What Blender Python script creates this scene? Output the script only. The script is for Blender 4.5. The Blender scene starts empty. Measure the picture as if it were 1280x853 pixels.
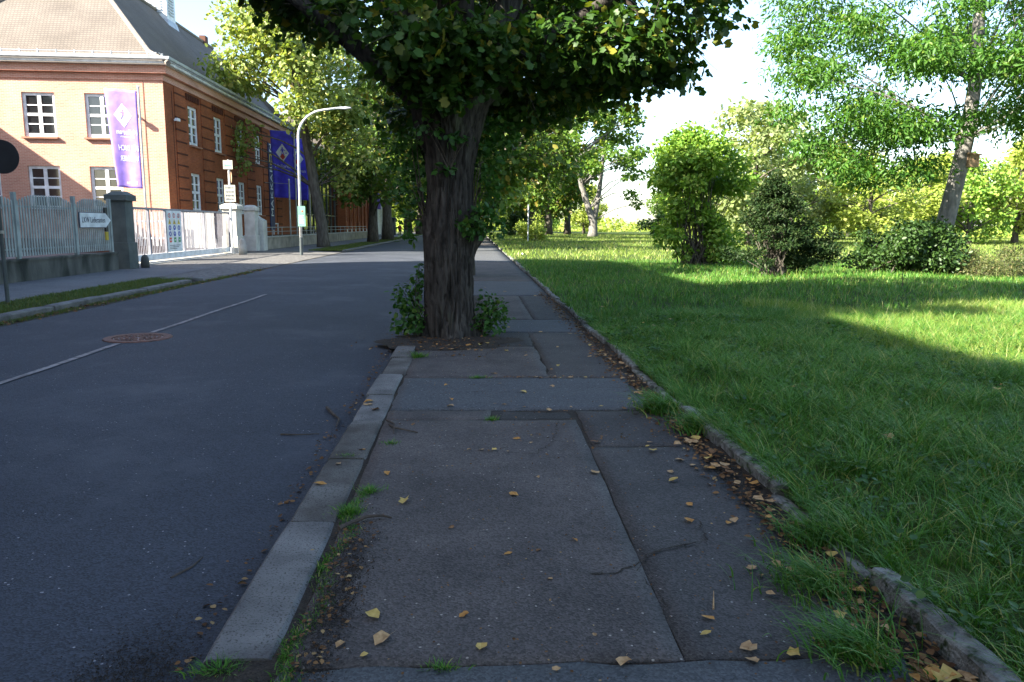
import bpy, bmesh, math, random
import numpy as np
from mathutils import Vector, Matrix, noise as mnoise

S = bpy.context.scene
C = S.collection
R = math.radians
random.seed(7)
RNG = np.random.default_rng(11)

# ------------------------------------------------------------------ camera
cam = bpy.data.cameras.new('camera')
cam.sensor_width = 36.0
cam.lens = 36.0 * 920.0 / 1280.0
cam.clip_start = 0.05
cam.clip_end = 4000
cam_o = bpy.data.objects.new('camera', cam)
C.objects.link(cam_o)
yaw = math.atan(50 / 920); pitch = math.atan(144 / 920); roll = R(0.6)
fw = Vector((math.sin(yaw) * math.cos(pitch), math.cos(yaw) * math.cos(pitch), -math.sin(pitch)))
rt = Vector((math.cos(yaw), -math.sin(yaw), 0)); up = rt.cross(fw)
r2 = math.cos(roll) * rt + math.sin(roll) * up
u2 = -math.sin(roll) * rt + math.cos(roll) * up
m = Matrix((( r2.x, u2.x, -fw.x, 0), (r2.y, u2.y, -fw.y, 0), (r2.z, u2.z, -fw.z, 1.6), (0, 0, 0, 1)))
cam_o.matrix_world = m
S.camera = cam_o

# ------------------------------------------------------------------ light
SUN = Vector((-1.0, -0.5, 0.74)).normalized()      # direction towards the sun
w = bpy.data.worlds.new('World'); S.world = w; w.use_nodes = True
nt = w.node_tree
sky = nt.nodes.new('ShaderNodeTexSky'); sky.sky_type = 'NISHITA'; sky.sun_disc = False
sky.sun_elevation = math.asin(SUN.z)
sky.sun_rotation = math.atan2(SUN.x, SUN.y)
sky.air_density = 1.0; sky.dust_density = 1.3; sky.ozone_density = 1.0
bg = nt.nodes['Background']; bg.inputs['Strength'].default_value = 0.09
nt.links.new(sky.outputs['Color'], bg.inputs['Color'])
sl = bpy.data.lights.new('sun', 'SUN'); sl.energy = 5.0; sl.angle = R(0.5); sl.color = (1.0, 0.92, 0.78)
so = bpy.data.objects.new('sun', sl); C.objects.link(so)
so.rotation_euler = SUN.to_track_quat('Z', 'Y').to_euler()
S.view_settings.view_transform = 'Standard'; S.view_settings.look = 'None'
S.view_settings.gamma = 1.0; S.view_settings.use_curve_mapping = False
S.view_settings.exposure = 2.4
try:
    S.cycles.max_bounces = 6; S.cycles.diffuse_bounces = 3; S.cycles.transmission_bounces = 4
except Exception:
    pass

# ------------------------------------------------------------------ materials
MATS = {}
def mat(name, c1, c2=None, scale=2.0, rough=0.8, bump=0.0, bscale=60.0, spec=0.3, detail=6.0, c3=None, s3=30.0, f3=0.5,
        metallic=0.0, stretch=(1, 1, 1), lo=0.35, hi=0.65, rough2=None):
    """noise mix of c1/c2 in world position, an optional fine third colour, optional bump"""
    M = bpy.data.materials.new(name); M.use_nodes = True
    t = M.node_tree; N = t.nodes; L = t.links
    b = N['Principled BSDF']
    b.inputs['Roughness'].default_value = rough
    b.inputs['Metallic'].default_value = metallic
    b.inputs['Specular IOR Level'].default_value = spec
    geo = N.new('ShaderNodeNewGeometry')
    mp = N.new('ShaderNodeMapping'); mp.inputs['Scale'].default_value = stretch
    L.new(geo.outputs['Position'], mp.inputs['Vector'])
    col = None
    if c2 is None:
        b.inputs['Base Color'].default_value = (*c1, 1)
    else:
        n = N.new('ShaderNodeTexNoise'); n.inputs['Scale'].default_value = scale; n.inputs['Detail'].default_value = detail
        L.new(mp.outputs['Vector'], n.inputs['Vector'])
        r = N.new('ShaderNodeValToRGB')
        r.color_ramp.elements[0].position = lo; r.color_ramp.elements[1].position = hi
        r.color_ramp.elements[0].color = (*c1, 1); r.color_ramp.elements[1].color = (*c2, 1)
        L.new(n.outputs['Fac'], r.inputs['Fac'])
        col = r.outputs['Color']
    if c3 is not None:
        n3 = N.new('ShaderNodeTexNoise'); n3.inputs['Scale'].default_value = s3; n3.inputs['Detail'].default_value = 3
        L.new(mp.outputs['Vector'], n3.inputs['Vector'])
        r3 = N.new('ShaderNodeValToRGB')
        r3.color_ramp.elements[0].position = f3; r3.color_ramp.elements[1].position = min(1, f3 + 0.12)
        L.new(n3.outputs['Fac'], r3.inputs['Fac'])
        mx = N.new('ShaderNodeMix'); mx.data_type = 'RGBA'
        L.new(r3.outputs['Color'], mx.inputs['Factor'])
        if col is not None: L.new(col, mx.inputs['A'])
        else: mx.inputs['A'].default_value = (*c1, 1)
        mx.inputs['B'].default_value = (*c3, 1)
        col = mx.outputs['Result']
    if col is not None: L.new(col, b.inputs['Base Color'])
    if bump > 0:
        nb = N.new('ShaderNodeTexNoise'); nb.inputs['Scale'].default_value = bscale; nb.inputs['Detail'].default_value = 5
        L.new(mp.outputs['Vector'], nb.inputs['Vector'])
        bp = N.new('ShaderNodeBump'); bp.inputs['Strength'].default_value = bump; bp.inputs['Distance'].default_value = 0.02
        L.new(nb.outputs['Fac'], bp.inputs['Height']); L.new(bp.outputs['Normal'], b.inputs['Normal'])
    MATS[name] = M
    return M

def leaf_mat(name, ca, cb, cc=None, trans=0.35, rough=0.45, spec=0.3):
    """per-leaf colour (random per island), part of the light goes through"""
    M = bpy.data.materials.new(name); M.use_nodes = True
    t = M.node_tree; N = t.nodes; L = t.links
    b = N['Principled BSDF']; out = N['Material Output']
    geo = N.new('ShaderNodeNewGeometry')
    r = N.new('ShaderNodeValToRGB')
    r.color_ramp.elements[0].color = (*ca, 1); r.color_ramp.elements[1].color = (*cb, 1)
    r.color_ramp.elements[1].position = 0.85
    if cc is not None:
        e = r.color_ramp.elements.new(0.97); e.color = (*cc, 1)
        r.color_ramp.elements[1].position = 0.85
    L.new(geo.outputs['Random Per Island'], r.inputs['Fac'])
    L.new(r.outputs['Color'], b.inputs['Base Color'])
    b.inputs['Roughness'].default_value = rough
    b.inputs['Specular IOR Level'].default_value = spec
    tr = N.new('ShaderNodeBsdfTranslucent')
    br = N.new('ShaderNodeMix'); br.data_type = 'RGBA'; br.blend_type = 'MULTIPLY'; br.inputs['Factor'].default_value = 1
    L.new(r.outputs['Color'], br.inputs['A']); br.inputs['B'].default_value = (1.5, 1.5, 0.6, 1)
    L.new(br.outputs['Result'], tr.inputs['Color'])
    mx = N.new('ShaderNodeMixShader'); mx.inputs['Fac'].default_value = trans
    L.new(b.outputs['BSDF'], mx.inputs[1]); L.new(tr.outputs['BSDF'], mx.inputs[2])
    L.new(mx.outputs['Shader'], out.inputs['Surface'])
    MATS[name] = M
    return M

def brick_mat(name, c1, c2, mortar, bw=0.25, bh=0.077, ms=0.012, rough=0.85, var=0.6, slope=1.0, bump=0.4):
    M = bpy.data.materials.new(name); M.use_nodes = True
    t = M.node_tree; N = t.nodes; L = t.links
    b = N['Principled BSDF']; b.inputs['Roughness'].default_value = rough; b.inputs['Specular IOR Level'].default_value = 0.2
    geo = N.new('ShaderNodeNewGeometry'); sp = N.new('ShaderNodeSeparateXYZ'); L.new(geo.outputs['Position'], sp.inputs[0])
    ad = N.new('ShaderNodeMath'); ad.operation = 'ADD'; L.new(sp.outputs[0], ad.inputs[0]); L.new(sp.outputs[1], ad.inputs[1])
    mz = N.new('ShaderNodeMath'); mz.operation = 'MULTIPLY'; mz.inputs[1].default_value = slope; L.new(sp.outputs[2], mz.inputs[0])
    cb = N.new('ShaderNodeCombineXYZ'); L.new(ad.outputs[0], cb.inputs[0]); L.new(mz.outputs[0], cb.inputs[1])
    bt = N.new('ShaderNodeTexBrick'); bt.inputs['Scale'].default_value = 1.0
    bt.inputs['Brick Width'].default_value = bw; bt.inputs['Row Height'].default_value = bh; bt.inputs['Mortar Size'].default_value = ms
    bt.inputs['Color1'].default_value = (*c1, 1); bt.inputs['Color2'].default_value = (*c2, 1); bt.inputs['Mortar'].default_value = (*mortar, 1)
    L.new(cb.outputs[0], bt.inputs['Vector'])
    n = N.new('ShaderNodeTexNoise'); n.inputs['Scale'].default_value = 0.5; n.inputs['Detail'].default_value = 8
    L.new(geo.outputs['Position'], n.inputs['Vector'])
    r = N.new('ShaderNodeValToRGB'); r.color_ramp.elements[0].position = 0.3; r.color_ramp.elements[1].position = 0.7
    r.color_ramp.elements[0].color = (var, var, var, 1); r.color_ramp.elements[1].color = (1, 1, 1, 1)
    L.new(n.outputs['Fac'], r.inputs['Fac'])
    mx = N.new('ShaderNodeMix'); mx.data_type = 'RGBA'; mx.blend_type = 'MULTIPLY'; mx.inputs['Factor'].default_value = 1
    L.new(bt.outputs['Color'], mx.inputs['A']); L.new(r.outputs['Color'], mx.inputs['B'])
    L.new(mx.outputs['Result'], b.inputs['Base Color'])
    bp = N.new('ShaderNodeBump'); bp.inputs['Strength'].default_value = bump; bp.inputs['Distance'].default_value = 0.01; bp.invert = True
    L.new(bt.outputs['Fac'], bp.inputs['Height']); L.new(bp.outputs['Normal'], b.inputs['Normal'])
    MATS[name] = M
    return M

def asphalt_mat(name, ca, cb, speck, big=0.7, sp_amt=0.62, rough=0.8, bump=0.5, stain=None, edges=None):
    """bitumen with aggregate: voronoi stones per few mm, larger wear patches, optional dirt stains"""
    M = bpy.data.materials.new(name); M.use_nodes = True
    t = M.node_tree; N = t.nodes; L = t.links
    b = N['Principled BSDF']; b.inputs['Roughness'].default_value = rough; b.inputs['Specular IOR Level'].default_value = 0.35
    geo = N.new('ShaderNodeNewGeometry')
    n1 = N.new('ShaderNodeTexNoise'); n1.inputs['Scale'].default_value = big; n1.inputs['Detail'].default_value = 9; n1.inputs['Roughness'].default_value = 0.65
    L.new(geo.outputs['Position'], n1.inputs['Vector'])
    r1 = N.new('ShaderNodeValToRGB'); r1.color_ramp.elements[0].position = 0.3; r1.color_ramp.elements[1].position = 0.7
    r1.color_ramp.elements[0].color = (*ca, 1); r1.color_ramp.elements[1].color = (*cb, 1)
    L.new(n1.outputs['Fac'], r1.inputs['Fac'])
    v = N.new('ShaderNodeTexVoronoi'); v.inputs['Scale'].default_value = 110
    L.new(geo.outputs['Position'], v.inputs['Vector'])
    sv = N.new('ShaderNodeSeparateColor'); L.new(v.outputs['Color'], sv.inputs[0])
    r2_ = N.new('ShaderNodeValToRGB'); r2_.color_ramp.elements[0].position = 0.0; r2_.color_ramp.elements[1].position = 1.0
    r2_.color_ramp.elements[0].color = (0.55, 0.55, 0.55, 1); r2_.color_ramp.elements[1].color = (1.35, 1.35, 1.35, 1)
    L.new(sv.outputs[0], r2_.inputs['Fac'])
    mx = N.new('ShaderNodeMix'); mx.data_type = 'RGBA'; mx.blend_type = 'MULTIPLY'; mx.inputs['Factor'].default_value = 1
    L.new(r1.outputs['Color'], mx.inputs['A']); L.new(r2_.outputs['Color'], mx.inputs['B'])
    col = mx.outputs['Result']
    # scattered pale grit
    v2 = N.new('ShaderNodeTexVoronoi'); v2.inputs['Scale'].default_value = 55
    L.new(geo.outputs['Position'], v2.inputs['Vector'])
    s2 = N.new('ShaderNodeSeparateColor'); L.new(v2.outputs['Color'], s2.inputs[0])
    g = N.new('ShaderNodeMath'); g.operation = 'GREATER_THAN'; g.inputs[1].default_value = 0.982; L.new(s2.outputs[1], g.inputs[0])
    ds = N.new('ShaderNodeMath'); ds.operation = 'LESS_THAN'; ds.inputs[1].default_value = 0.3; L.new(v2.outputs['Distance'], ds.inputs[0])
    mm = N.new('ShaderNodeMath'); mm.operation = 'MULTIPLY'; L.new(g.outputs[0], mm.inputs[0]); L.new(ds.outputs[0], mm.inputs[1])
    m3 = N.new('ShaderNodeMix'); m3.data_type = 'RGBA'; L.new(mm.outputs[0], m3.inputs['Factor'])
    L.new(col, m3.inputs['A']); m3.inputs['B'].default_value = (*speck, 1); col = m3.outputs['Result']
    if stain is not None:
        n4 = N.new('ShaderNodeTexNoise'); n4.inputs['Scale'].default_value = stain[1]; n4.inputs['Detail'].default_value = 10
        n4.inputs['Roughness'].default_value = 0.7
        L.new(geo.outputs['Position'], n4.inputs['Vector'])
        r4 = N.new('ShaderNodeValToRGB'); r4.color_ramp.elements[0].position = stain[2]; r4.color_ramp.elements[1].position = stain[2] + 0.16
        r4.color_ramp.elements[1].color = (0.8, 0.8, 0.8, 1)
        L.new(n4.outputs['Fac'], r4.inputs['Fac'])
        m4 = N.new('ShaderNodeMix'); m4.data_type = 'RGBA'; L.new(r4.outputs['Color'], m4.inputs['Factor'])
        L.new(col, m4.inputs['A']); m4.inputs['B'].default_value = (*stain[0], 1); col = m4.outputs['Result']
    if edges:
        # soil and leaf dust trodden along the edges: a ragged band, thinning out
        sx = N.new('ShaderNodeSeparateXYZ'); L.new(geo.outputs['Position'], sx.inputs[0])
        ne = N.new('ShaderNodeTexNoise'); ne.inputs['Scale'].default_value = 1.7; ne.inputs['Detail'].default_value = 12; ne.inputs['Roughness'].default_value = 0.75
        L.new(geo.outputs['Position'], ne.inputs['Vector'])
        for ed_ in edges:
            sgn, x0, wd = ed_[:3]; ecol = ed_[3] if len(ed_) > 3 else (0.036, 0.029, 0.023, 1); eamt = ed_[4] if len(ed_) > 4 else 0.85
            d = N.new('ShaderNodeMath'); d.operation = 'MULTIPLY_ADD'; L.new(sx.outputs[0], d.inputs[0]); d.inputs[1].default_value = sgn / wd; d.inputs[2].default_value = -sgn * x0 / wd - 0.5
            s_ = N.new('ShaderNodeMath'); s_.operation = 'MULTIPLY_ADD'; L.new(ne.outputs['Fac'], s_.inputs[0]); s_.inputs[1].default_value = 3.4; s_.inputs[2].default_value = -1.9
            t_ = N.new('ShaderNodeMath'); t_.operation = 'ADD'; t_.use_clamp = True; L.new(d.outputs[0], t_.inputs[0]); L.new(s_.outputs[0], t_.inputs[1])
            u_ = N.new('ShaderNodeMath'); u_.operation = 'MULTIPLY'; L.new(t_.outputs[0], u_.inputs[0]); u_.inputs[1].default_value = eamt
            me_ = N.new('ShaderNodeMix'); me_.data_type = 'RGBA'; L.new(u_.outputs[0], me_.inputs['Factor']); L.new(col, me_.inputs['A'])
            me_.inputs['B'].default_value = ecol; col = me_.outputs['Result']
    L.new(col, b.inputs['Base Color'])
    bp = N.new('ShaderNodeBump'); bp.inputs['Strength'].default_value = bump; bp.inputs['Distance'].default_value = 0.006
    n5 = N.new('ShaderNodeTexNoise'); n5.inputs['Scale'].default_value = 28; n5.inputs['Detail'].default_value = 4
    L.new(geo.outputs['Position'], n5.inputs['Vector'])
    aa = N.new('ShaderNodeMath'); aa.operation = 'ADD'; L.new(v.outputs['Distance'], aa.inputs[0]); L.new(n5.outputs['Fac'], aa.inputs[1])
    L.new(aa.outputs[0], bp.inputs['Height']); L.new(bp.outputs['Normal'], b.inputs['Normal'])
    MATS[name] = M
    return M

def plain(name, c, rough=0.6, spec=0.4, metallic=0.0):
    v = tuple(min(1, x * 1.15) for x in c); d = tuple(x * 0.8 for x in c)
    return mat(name, d, v, scale=3.0, rough=rough, spec=spec, metallic=metallic, detail=8)

WE = [(-1, -0.50, 0.30), (1, 1.40, 0.35)]
asphalt_mat('road_asphalt', (0.031, 0.037, 0.049), (0.053, 0.061, 0.078), (0.30, 0.30, 0.32), big=0.35, bump=0.6, stain=((0.078, 0.086, 0.102), 0.5, 0.52), edges=[(1, -2.0, 1.3, (0.082, 0.090, 0.104, 1), 0.75), (1, -1.30, 0.40)])
asphalt_mat('walk_brown', (0.047, 0.042, 0.041), (0.112, 0.098, 0.092), (0.34, 0.30, 0.26), big=1.3, bump=0.5, stain=((0.036, 0.033, 0.031), 0.9, 0.58), edges=WE)
asphalt_mat('walk_dark', (0.040, 0.038, 0.038), (0.080, 0.075, 0.072), (0.30, 0.29, 0.27), big=1.1, bump=0.5, stain=((0.028, 0.027, 0.027), 1.0, 0.58), edges=WE)
asphalt_mat('walk_blue', (0.062, 0.067, 0.074), (0.085, 0.090, 0.096), (0.32, 0.32, 0.32), big=1.6, bump=0.35, stain=((0.05, 0.048, 0.046), 1.6, 0.58), edges=WE)
asphalt_mat('walk_black', (0.026, 0.025, 0.025), (0.05, 0.048, 0.046), (0.25, 0.22, 0.19), big=2.2, bump=0.9, stain=((0.06, 0.05, 0.042), 2.5, 0.55))
asphalt_mat('left_pavement', (0.11, 0.11, 0.115), (0.16, 0.16, 0.165), (0.3, 0.3, 0.3), big=1.0)
asphalt_mat('dirt', (0.022, 0.018, 0.014), (0.048, 0.038, 0.029), (0.16, 0.12, 0.08), big=5.0, rough=0.95, bump=1.0)
mat('granite', (0.10, 0.098, 0.098), (0.215, 0.212, 0.205), scale=3.2, rough=0.75, bump=0.6, bscale=120, c3=(0.06, 0.055, 0.05), s3=95, f3=0.54, detail=12)
mat('granite_dirty', (0.062, 0.055, 0.047), (0.17, 0.165, 0.155), scale=2.6, rough=0.8, bump=0.6, bscale=120, c3=(0.05, 0.045, 0.04), s3=95, f3=0.53, detail=12)
mat('edging_stone', (0.085, 0.086, 0.08), (0.30, 0.305, 0.295), scale=9, rough=0.9, bump=1.0, bscale=60, c3=(0.035, 0.055, 0.022), s3=17, f3=0.54, detail=12)
mat('cobble', (0.09, 0.088, 0.085), (0.16, 0.155, 0.15), scale=6, rough=0.8, bump=1.0, bscale=14, c3=(0.05, 0.048, 0.042), s3=9, f3=0.55)
mat('lawn_soil', (0.030, 0.046, 0.012), (0.052, 0.082, 0.018), scale=1.4, rough=0.95, bump=0.5, bscale=25, spec=0.1)
mat('earth', (0.05, 0.048, 0.03), (0.06, 0.085, 0.03), scale=0.2, rough=0.95, spec=0.1)
mat('paint_line', (0.11, 0.10, 0.10), (0.33, 0.30, 0.30), scale=9, rough=0.7)
mat('rust_iron', (0.10, 0.055, 0.042), (0.2, 0.10, 0.075), scale=18, rough=0.7, bump=0.3, metallic=0.2)
mat('bark_dark', (0.020, 0.0175, 0.0155), (0.072, 0.064, 0.056), scale=15, rough=0.95, bump=1.0, bscale=34, spec=0.15, stretch=(1, 1, 0.16), c3=(0.07, 0.075, 0.05), s3=5, f3=0.6)
mat('bark', (0.07, 0.06, 0.05), (0.14, 0.125, 0.105), scale=9, rough=0.95, bump=0.9, bscale=22, spec=0.15, stretch=(1, 1, 0.25))
mat('bark_pale', (0.12, 0.115, 0.105), (0.22, 0.21, 0.195), scale=7, rough=0.9, bump=0.7, bscale=20, spec=0.15, stretch=(1, 1, 0.4))
mat('twig', (0.05, 0.04, 0.032), (0.09, 0.07, 0.055), scale=20, rough=0.9)
leaf_mat('leaf_maple', (0.022, 0.062, 0.010), (0.052, 0.115, 0.018), (0.20, 0.19, 0.025), trans=0.28)
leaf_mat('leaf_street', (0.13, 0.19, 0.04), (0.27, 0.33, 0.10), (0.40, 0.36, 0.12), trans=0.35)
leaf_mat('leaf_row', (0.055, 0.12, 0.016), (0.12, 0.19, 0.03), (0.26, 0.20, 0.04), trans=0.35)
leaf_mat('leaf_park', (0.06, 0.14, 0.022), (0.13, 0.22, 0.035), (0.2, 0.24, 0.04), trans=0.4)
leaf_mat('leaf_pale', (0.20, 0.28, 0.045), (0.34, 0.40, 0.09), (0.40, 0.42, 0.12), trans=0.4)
leaf_mat('leaf_hazy', (0.17, 0.23, 0.09), (0.26, 0.31, 0.13), None, trans=0.4)  # distance haze is mixed into this leaf colour
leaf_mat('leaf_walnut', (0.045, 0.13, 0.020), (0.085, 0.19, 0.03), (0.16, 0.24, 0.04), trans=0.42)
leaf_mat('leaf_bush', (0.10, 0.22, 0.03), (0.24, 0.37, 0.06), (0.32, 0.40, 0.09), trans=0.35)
leaf_mat('leaf_yew', (0.012, 0.03, 0.010), (0.03, 0.055, 0.016), (0.06, 0.08, 0.03), trans=0.12, spec=0.12)
leaf_mat('leaf_shrub', (0.022, 0.055, 0.014), (0.05, 0.10, 0.022), None, trans=0.22)
leaf_mat('leaf_weed', (0.05, 0.08, 0.022), (0.12, 0.13, 0.045), (0.2, 0.17, 0.08), trans=0.25)
leaf_mat('leaf_sucker', (0.026, 0.085, 0.016), (0.05, 0.13, 0.022), (0.1, 0.17, 0.03), trans=0.3)
leaf_mat('grass_blade', (0.036, 0.128, 0.014), (0.105, 0.25, 0.036), (0.32, 0.33, 0.10), trans=0.22, rough=0.42, spec=0.25)
leaf_mat('grass_dry_sunlit', (0.11, 0.21, 0.03), (0.26, 0.33, 0.07), (0.50, 0.46, 0.22), trans=0.35)
leaf_mat('grass_verge', (0.05, 0.10, 0.015), (0.12, 0.15, 0.03), (0.18, 0.14, 0.05), trans=0.2)
leaf_mat('litter_brown', (0.07, 0.035, 0.018), (0.22, 0.12, 0.055), (0.36, 0.25, 0.12), trans=0.08, rough=0.8, spec=0.1)
mat('dry_leaf_tan', (0.30, 0.18, 0.085), (0.50, 0.33, 0.17), scale=40, rough=0.75, spec=0.15)
mat('dry_leaf_orange', (0.36, 0.17, 0.05), (0.5, 0.27, 0.08), scale=40, rough=0.75, spec=0.15)
mat('dry_leaf_yellow', (0.40, 0.28, 0.08), (0.54, 0.39, 0.13), scale=40, rough=0.7, spec=0.15)
mat('dry_leaf_brown', (0.13, 0.07, 0.035), (0.25, 0.14, 0.07), scale=40, rough=0.8, spec=0.15)
mat('moss', (0.03, 0.06, 0.012), (0.07, 0.12, 0.02), scale=14, rough=0.95, bump=0.8)
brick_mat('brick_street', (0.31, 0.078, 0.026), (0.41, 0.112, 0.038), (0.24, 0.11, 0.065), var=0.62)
brick_mat('brick_front_lit', (0.50, 0.225, 0.155), (0.61, 0.30, 0.215), (0.62, 0.43, 0.33), var=0.74)  # paler copy of the brick: glare of the sunlit front put into its colour
brick_mat('brick_groove_shade', (0.10, 0.03, 0.018), (0.14, 0.04, 0.022), (0.06, 0.03, 0.02), var=0.7)  # dark brick tone painting the shade inside grooves and niches
brick_mat('brick_dark', (0.16, 0.06, 0.04), (0.21, 0.08, 0.05), (0.12, 0.08, 0.06), var=0.7)
brick_mat('roof_tile', (0.165, 0.142, 0.122), (0.185, 0.16, 0.138), (0.115, 0.10, 0.088), bw=0.18, bh=0.135, ms=0.014, var=0.72, bump=0.8)
mat('ridge_tile', (0.17, 0.145, 0.125), (0.24, 0.21, 0.18), scale=5, rough=0.85)
plain('white_paint', (0.72, 0.73, 0.74), rough=0.5)
plain('board_white', (0.50, 0.50, 0.49), rough=0.7)
plain('white_render', (0.66, 0.66, 0.64), rough=0.85)
plain('zinc', (0.42, 0.45, 0.48), rough=0.45, metallic=0.3)
plain('sill_stone', (0.30, 0.14, 0.09), rough=0.8)
mat('fence_grey', (0.26, 0.30, 0.29), (0.37, 0.42, 0.41), scale=3, rough=0.7, detail=8)
mat('concrete_dark', (0.05, 0.055, 0.05), (0.145, 0.145, 0.13), scale=1.6, rough=0.9, bump=0.5, bscale=30, c3=(0.03, 0.035, 0.03), s3=1.1, f3=0.5, stretch=(1, 1, 0.35))
mat('concrete_pale', (0.42, 0.41, 0.37), (0.58, 0.57, 0.52), scale=2.0, rough=0.85, bump=0.3, bscale=40)
mat('pillar_green', (0.085, 0.10, 0.095), (0.14, 0.155, 0.145), scale=2.2, rough=0.85, bump=0.4, bscale=30)
mat('stone_wall', (0.20, 0.18, 0.15), (0.34, 0.31, 0.26), scale=1.5, rough=0.9, bump=0.6, bscale=9)
plain('gate_metal', (0.26, 0.26, 0.30), rough=0.5)
plain('pole_metal', (0.36, 0.37, 0.37), rough=0.4, metallic=0.4)
plain('pole_dark', (0.06, 0.075, 0.08), rough=0.5)
plain('galvanised', (0.62, 0.63, 0.62), rough=0.4)
plain('flag_purple', (0.24, 0.16, 0.56), rough=0.6)
plain('flag_blue', (0.07, 0.06, 0.66), rough=0.6)
plain('sign_navy', (0.035, 0.045, 0.12), rough=0.6)
plain('sign_white', (0.70, 0.74, 0.76), rough=0.5)
plain('sign_cream', (0.45, 0.45, 0.36), rough=0.5)
plain('sign_grey_back', (0.025, 0.027, 0.03), rough=0.5)
plain('sign_green', (0.17, 0.36, 0.28), rough=0.5)
plain('ink_grey', (0.09, 0.10, 0.13), rough=0.6)
plain('print_red', (0.55, 0.06, 0.05), rough=0.6)
plain('print_yellow', (0.62, 0.46, 0.05), rough=0.6)
plain('print_blue', (0.04, 0.07, 0.40), rough=0.6)
plain('print_green', (0.05, 0.30, 0.12), rough=0.6)
plain('plastic_black', (0.02, 0.02, 0.022), rough=0.4)
plain('paper', (0.75, 0.75, 0.73), rough=0.8)
plain('wood_box', (0.30, 0.20, 0.12), rough=0.8)
plain('stone_pale', (0.36, 0.35, 0.32), rough=0.85)
plain('skin', (0.45, 0.28, 0.2), rough=0.6)
plain('cloth_red', (0.30, 0.06, 0.05), rough=0.9)
plain('cloth_dark', (0.02, 0.022, 0.035), rough=0.9)
plain('hair', (0.04, 0.025, 0.015), rough=0.7)
mat('pane_glass', (0.012, 0.014, 0.016), None, rough=0.06, spec=0.9)
mat('pane_mirror', (0.34, 0.35, 0.35), None, rough=0.05, spec=0.9, metallic=0.75)
mat('pane_blind', (0.20, 0.20, 0.19), None, rough=0.12, spec=0.9)
mat('room_dark', (0.015, 0.014, 0.013), (0.05, 0.045, 0.04), scale=1.5, rough=0.9)
mat('steel_frame', (0.10, 0.11, 0.12), (0.16, 0.17, 0.18), scale=3, rough=0.4, metallic=0.5)

# ------------------------------------------------------------------ object helpers
def tag(o, label=None, cat=None, group=None, kind=None):
    if label: o['label'] = label
    if cat: o['category'] = cat
    if group: o['group'] = group
    if kind: o['kind'] = kind
    return o

def empty(name, loc, label=None, cat=None, group=None, rz=0.0):
    o = bpy.data.objects.new(name, None); C.objects.link(o)
    o.location = loc; o.rotation_euler = (0, 0, rz); o.empty_display_size = 0.2
    return tag(o, label, cat, group)

def link(name, me, mt, parent=None, loc=None):
    o = bpy.data.objects.new(name, me); C.objects.link(o)
    if mt is not None and len(me.materials) == 0: me.materials.append(MATS[mt])
    if parent is not None: o.parent = parent
    if loc is not None: o.location = loc
    return o

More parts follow.
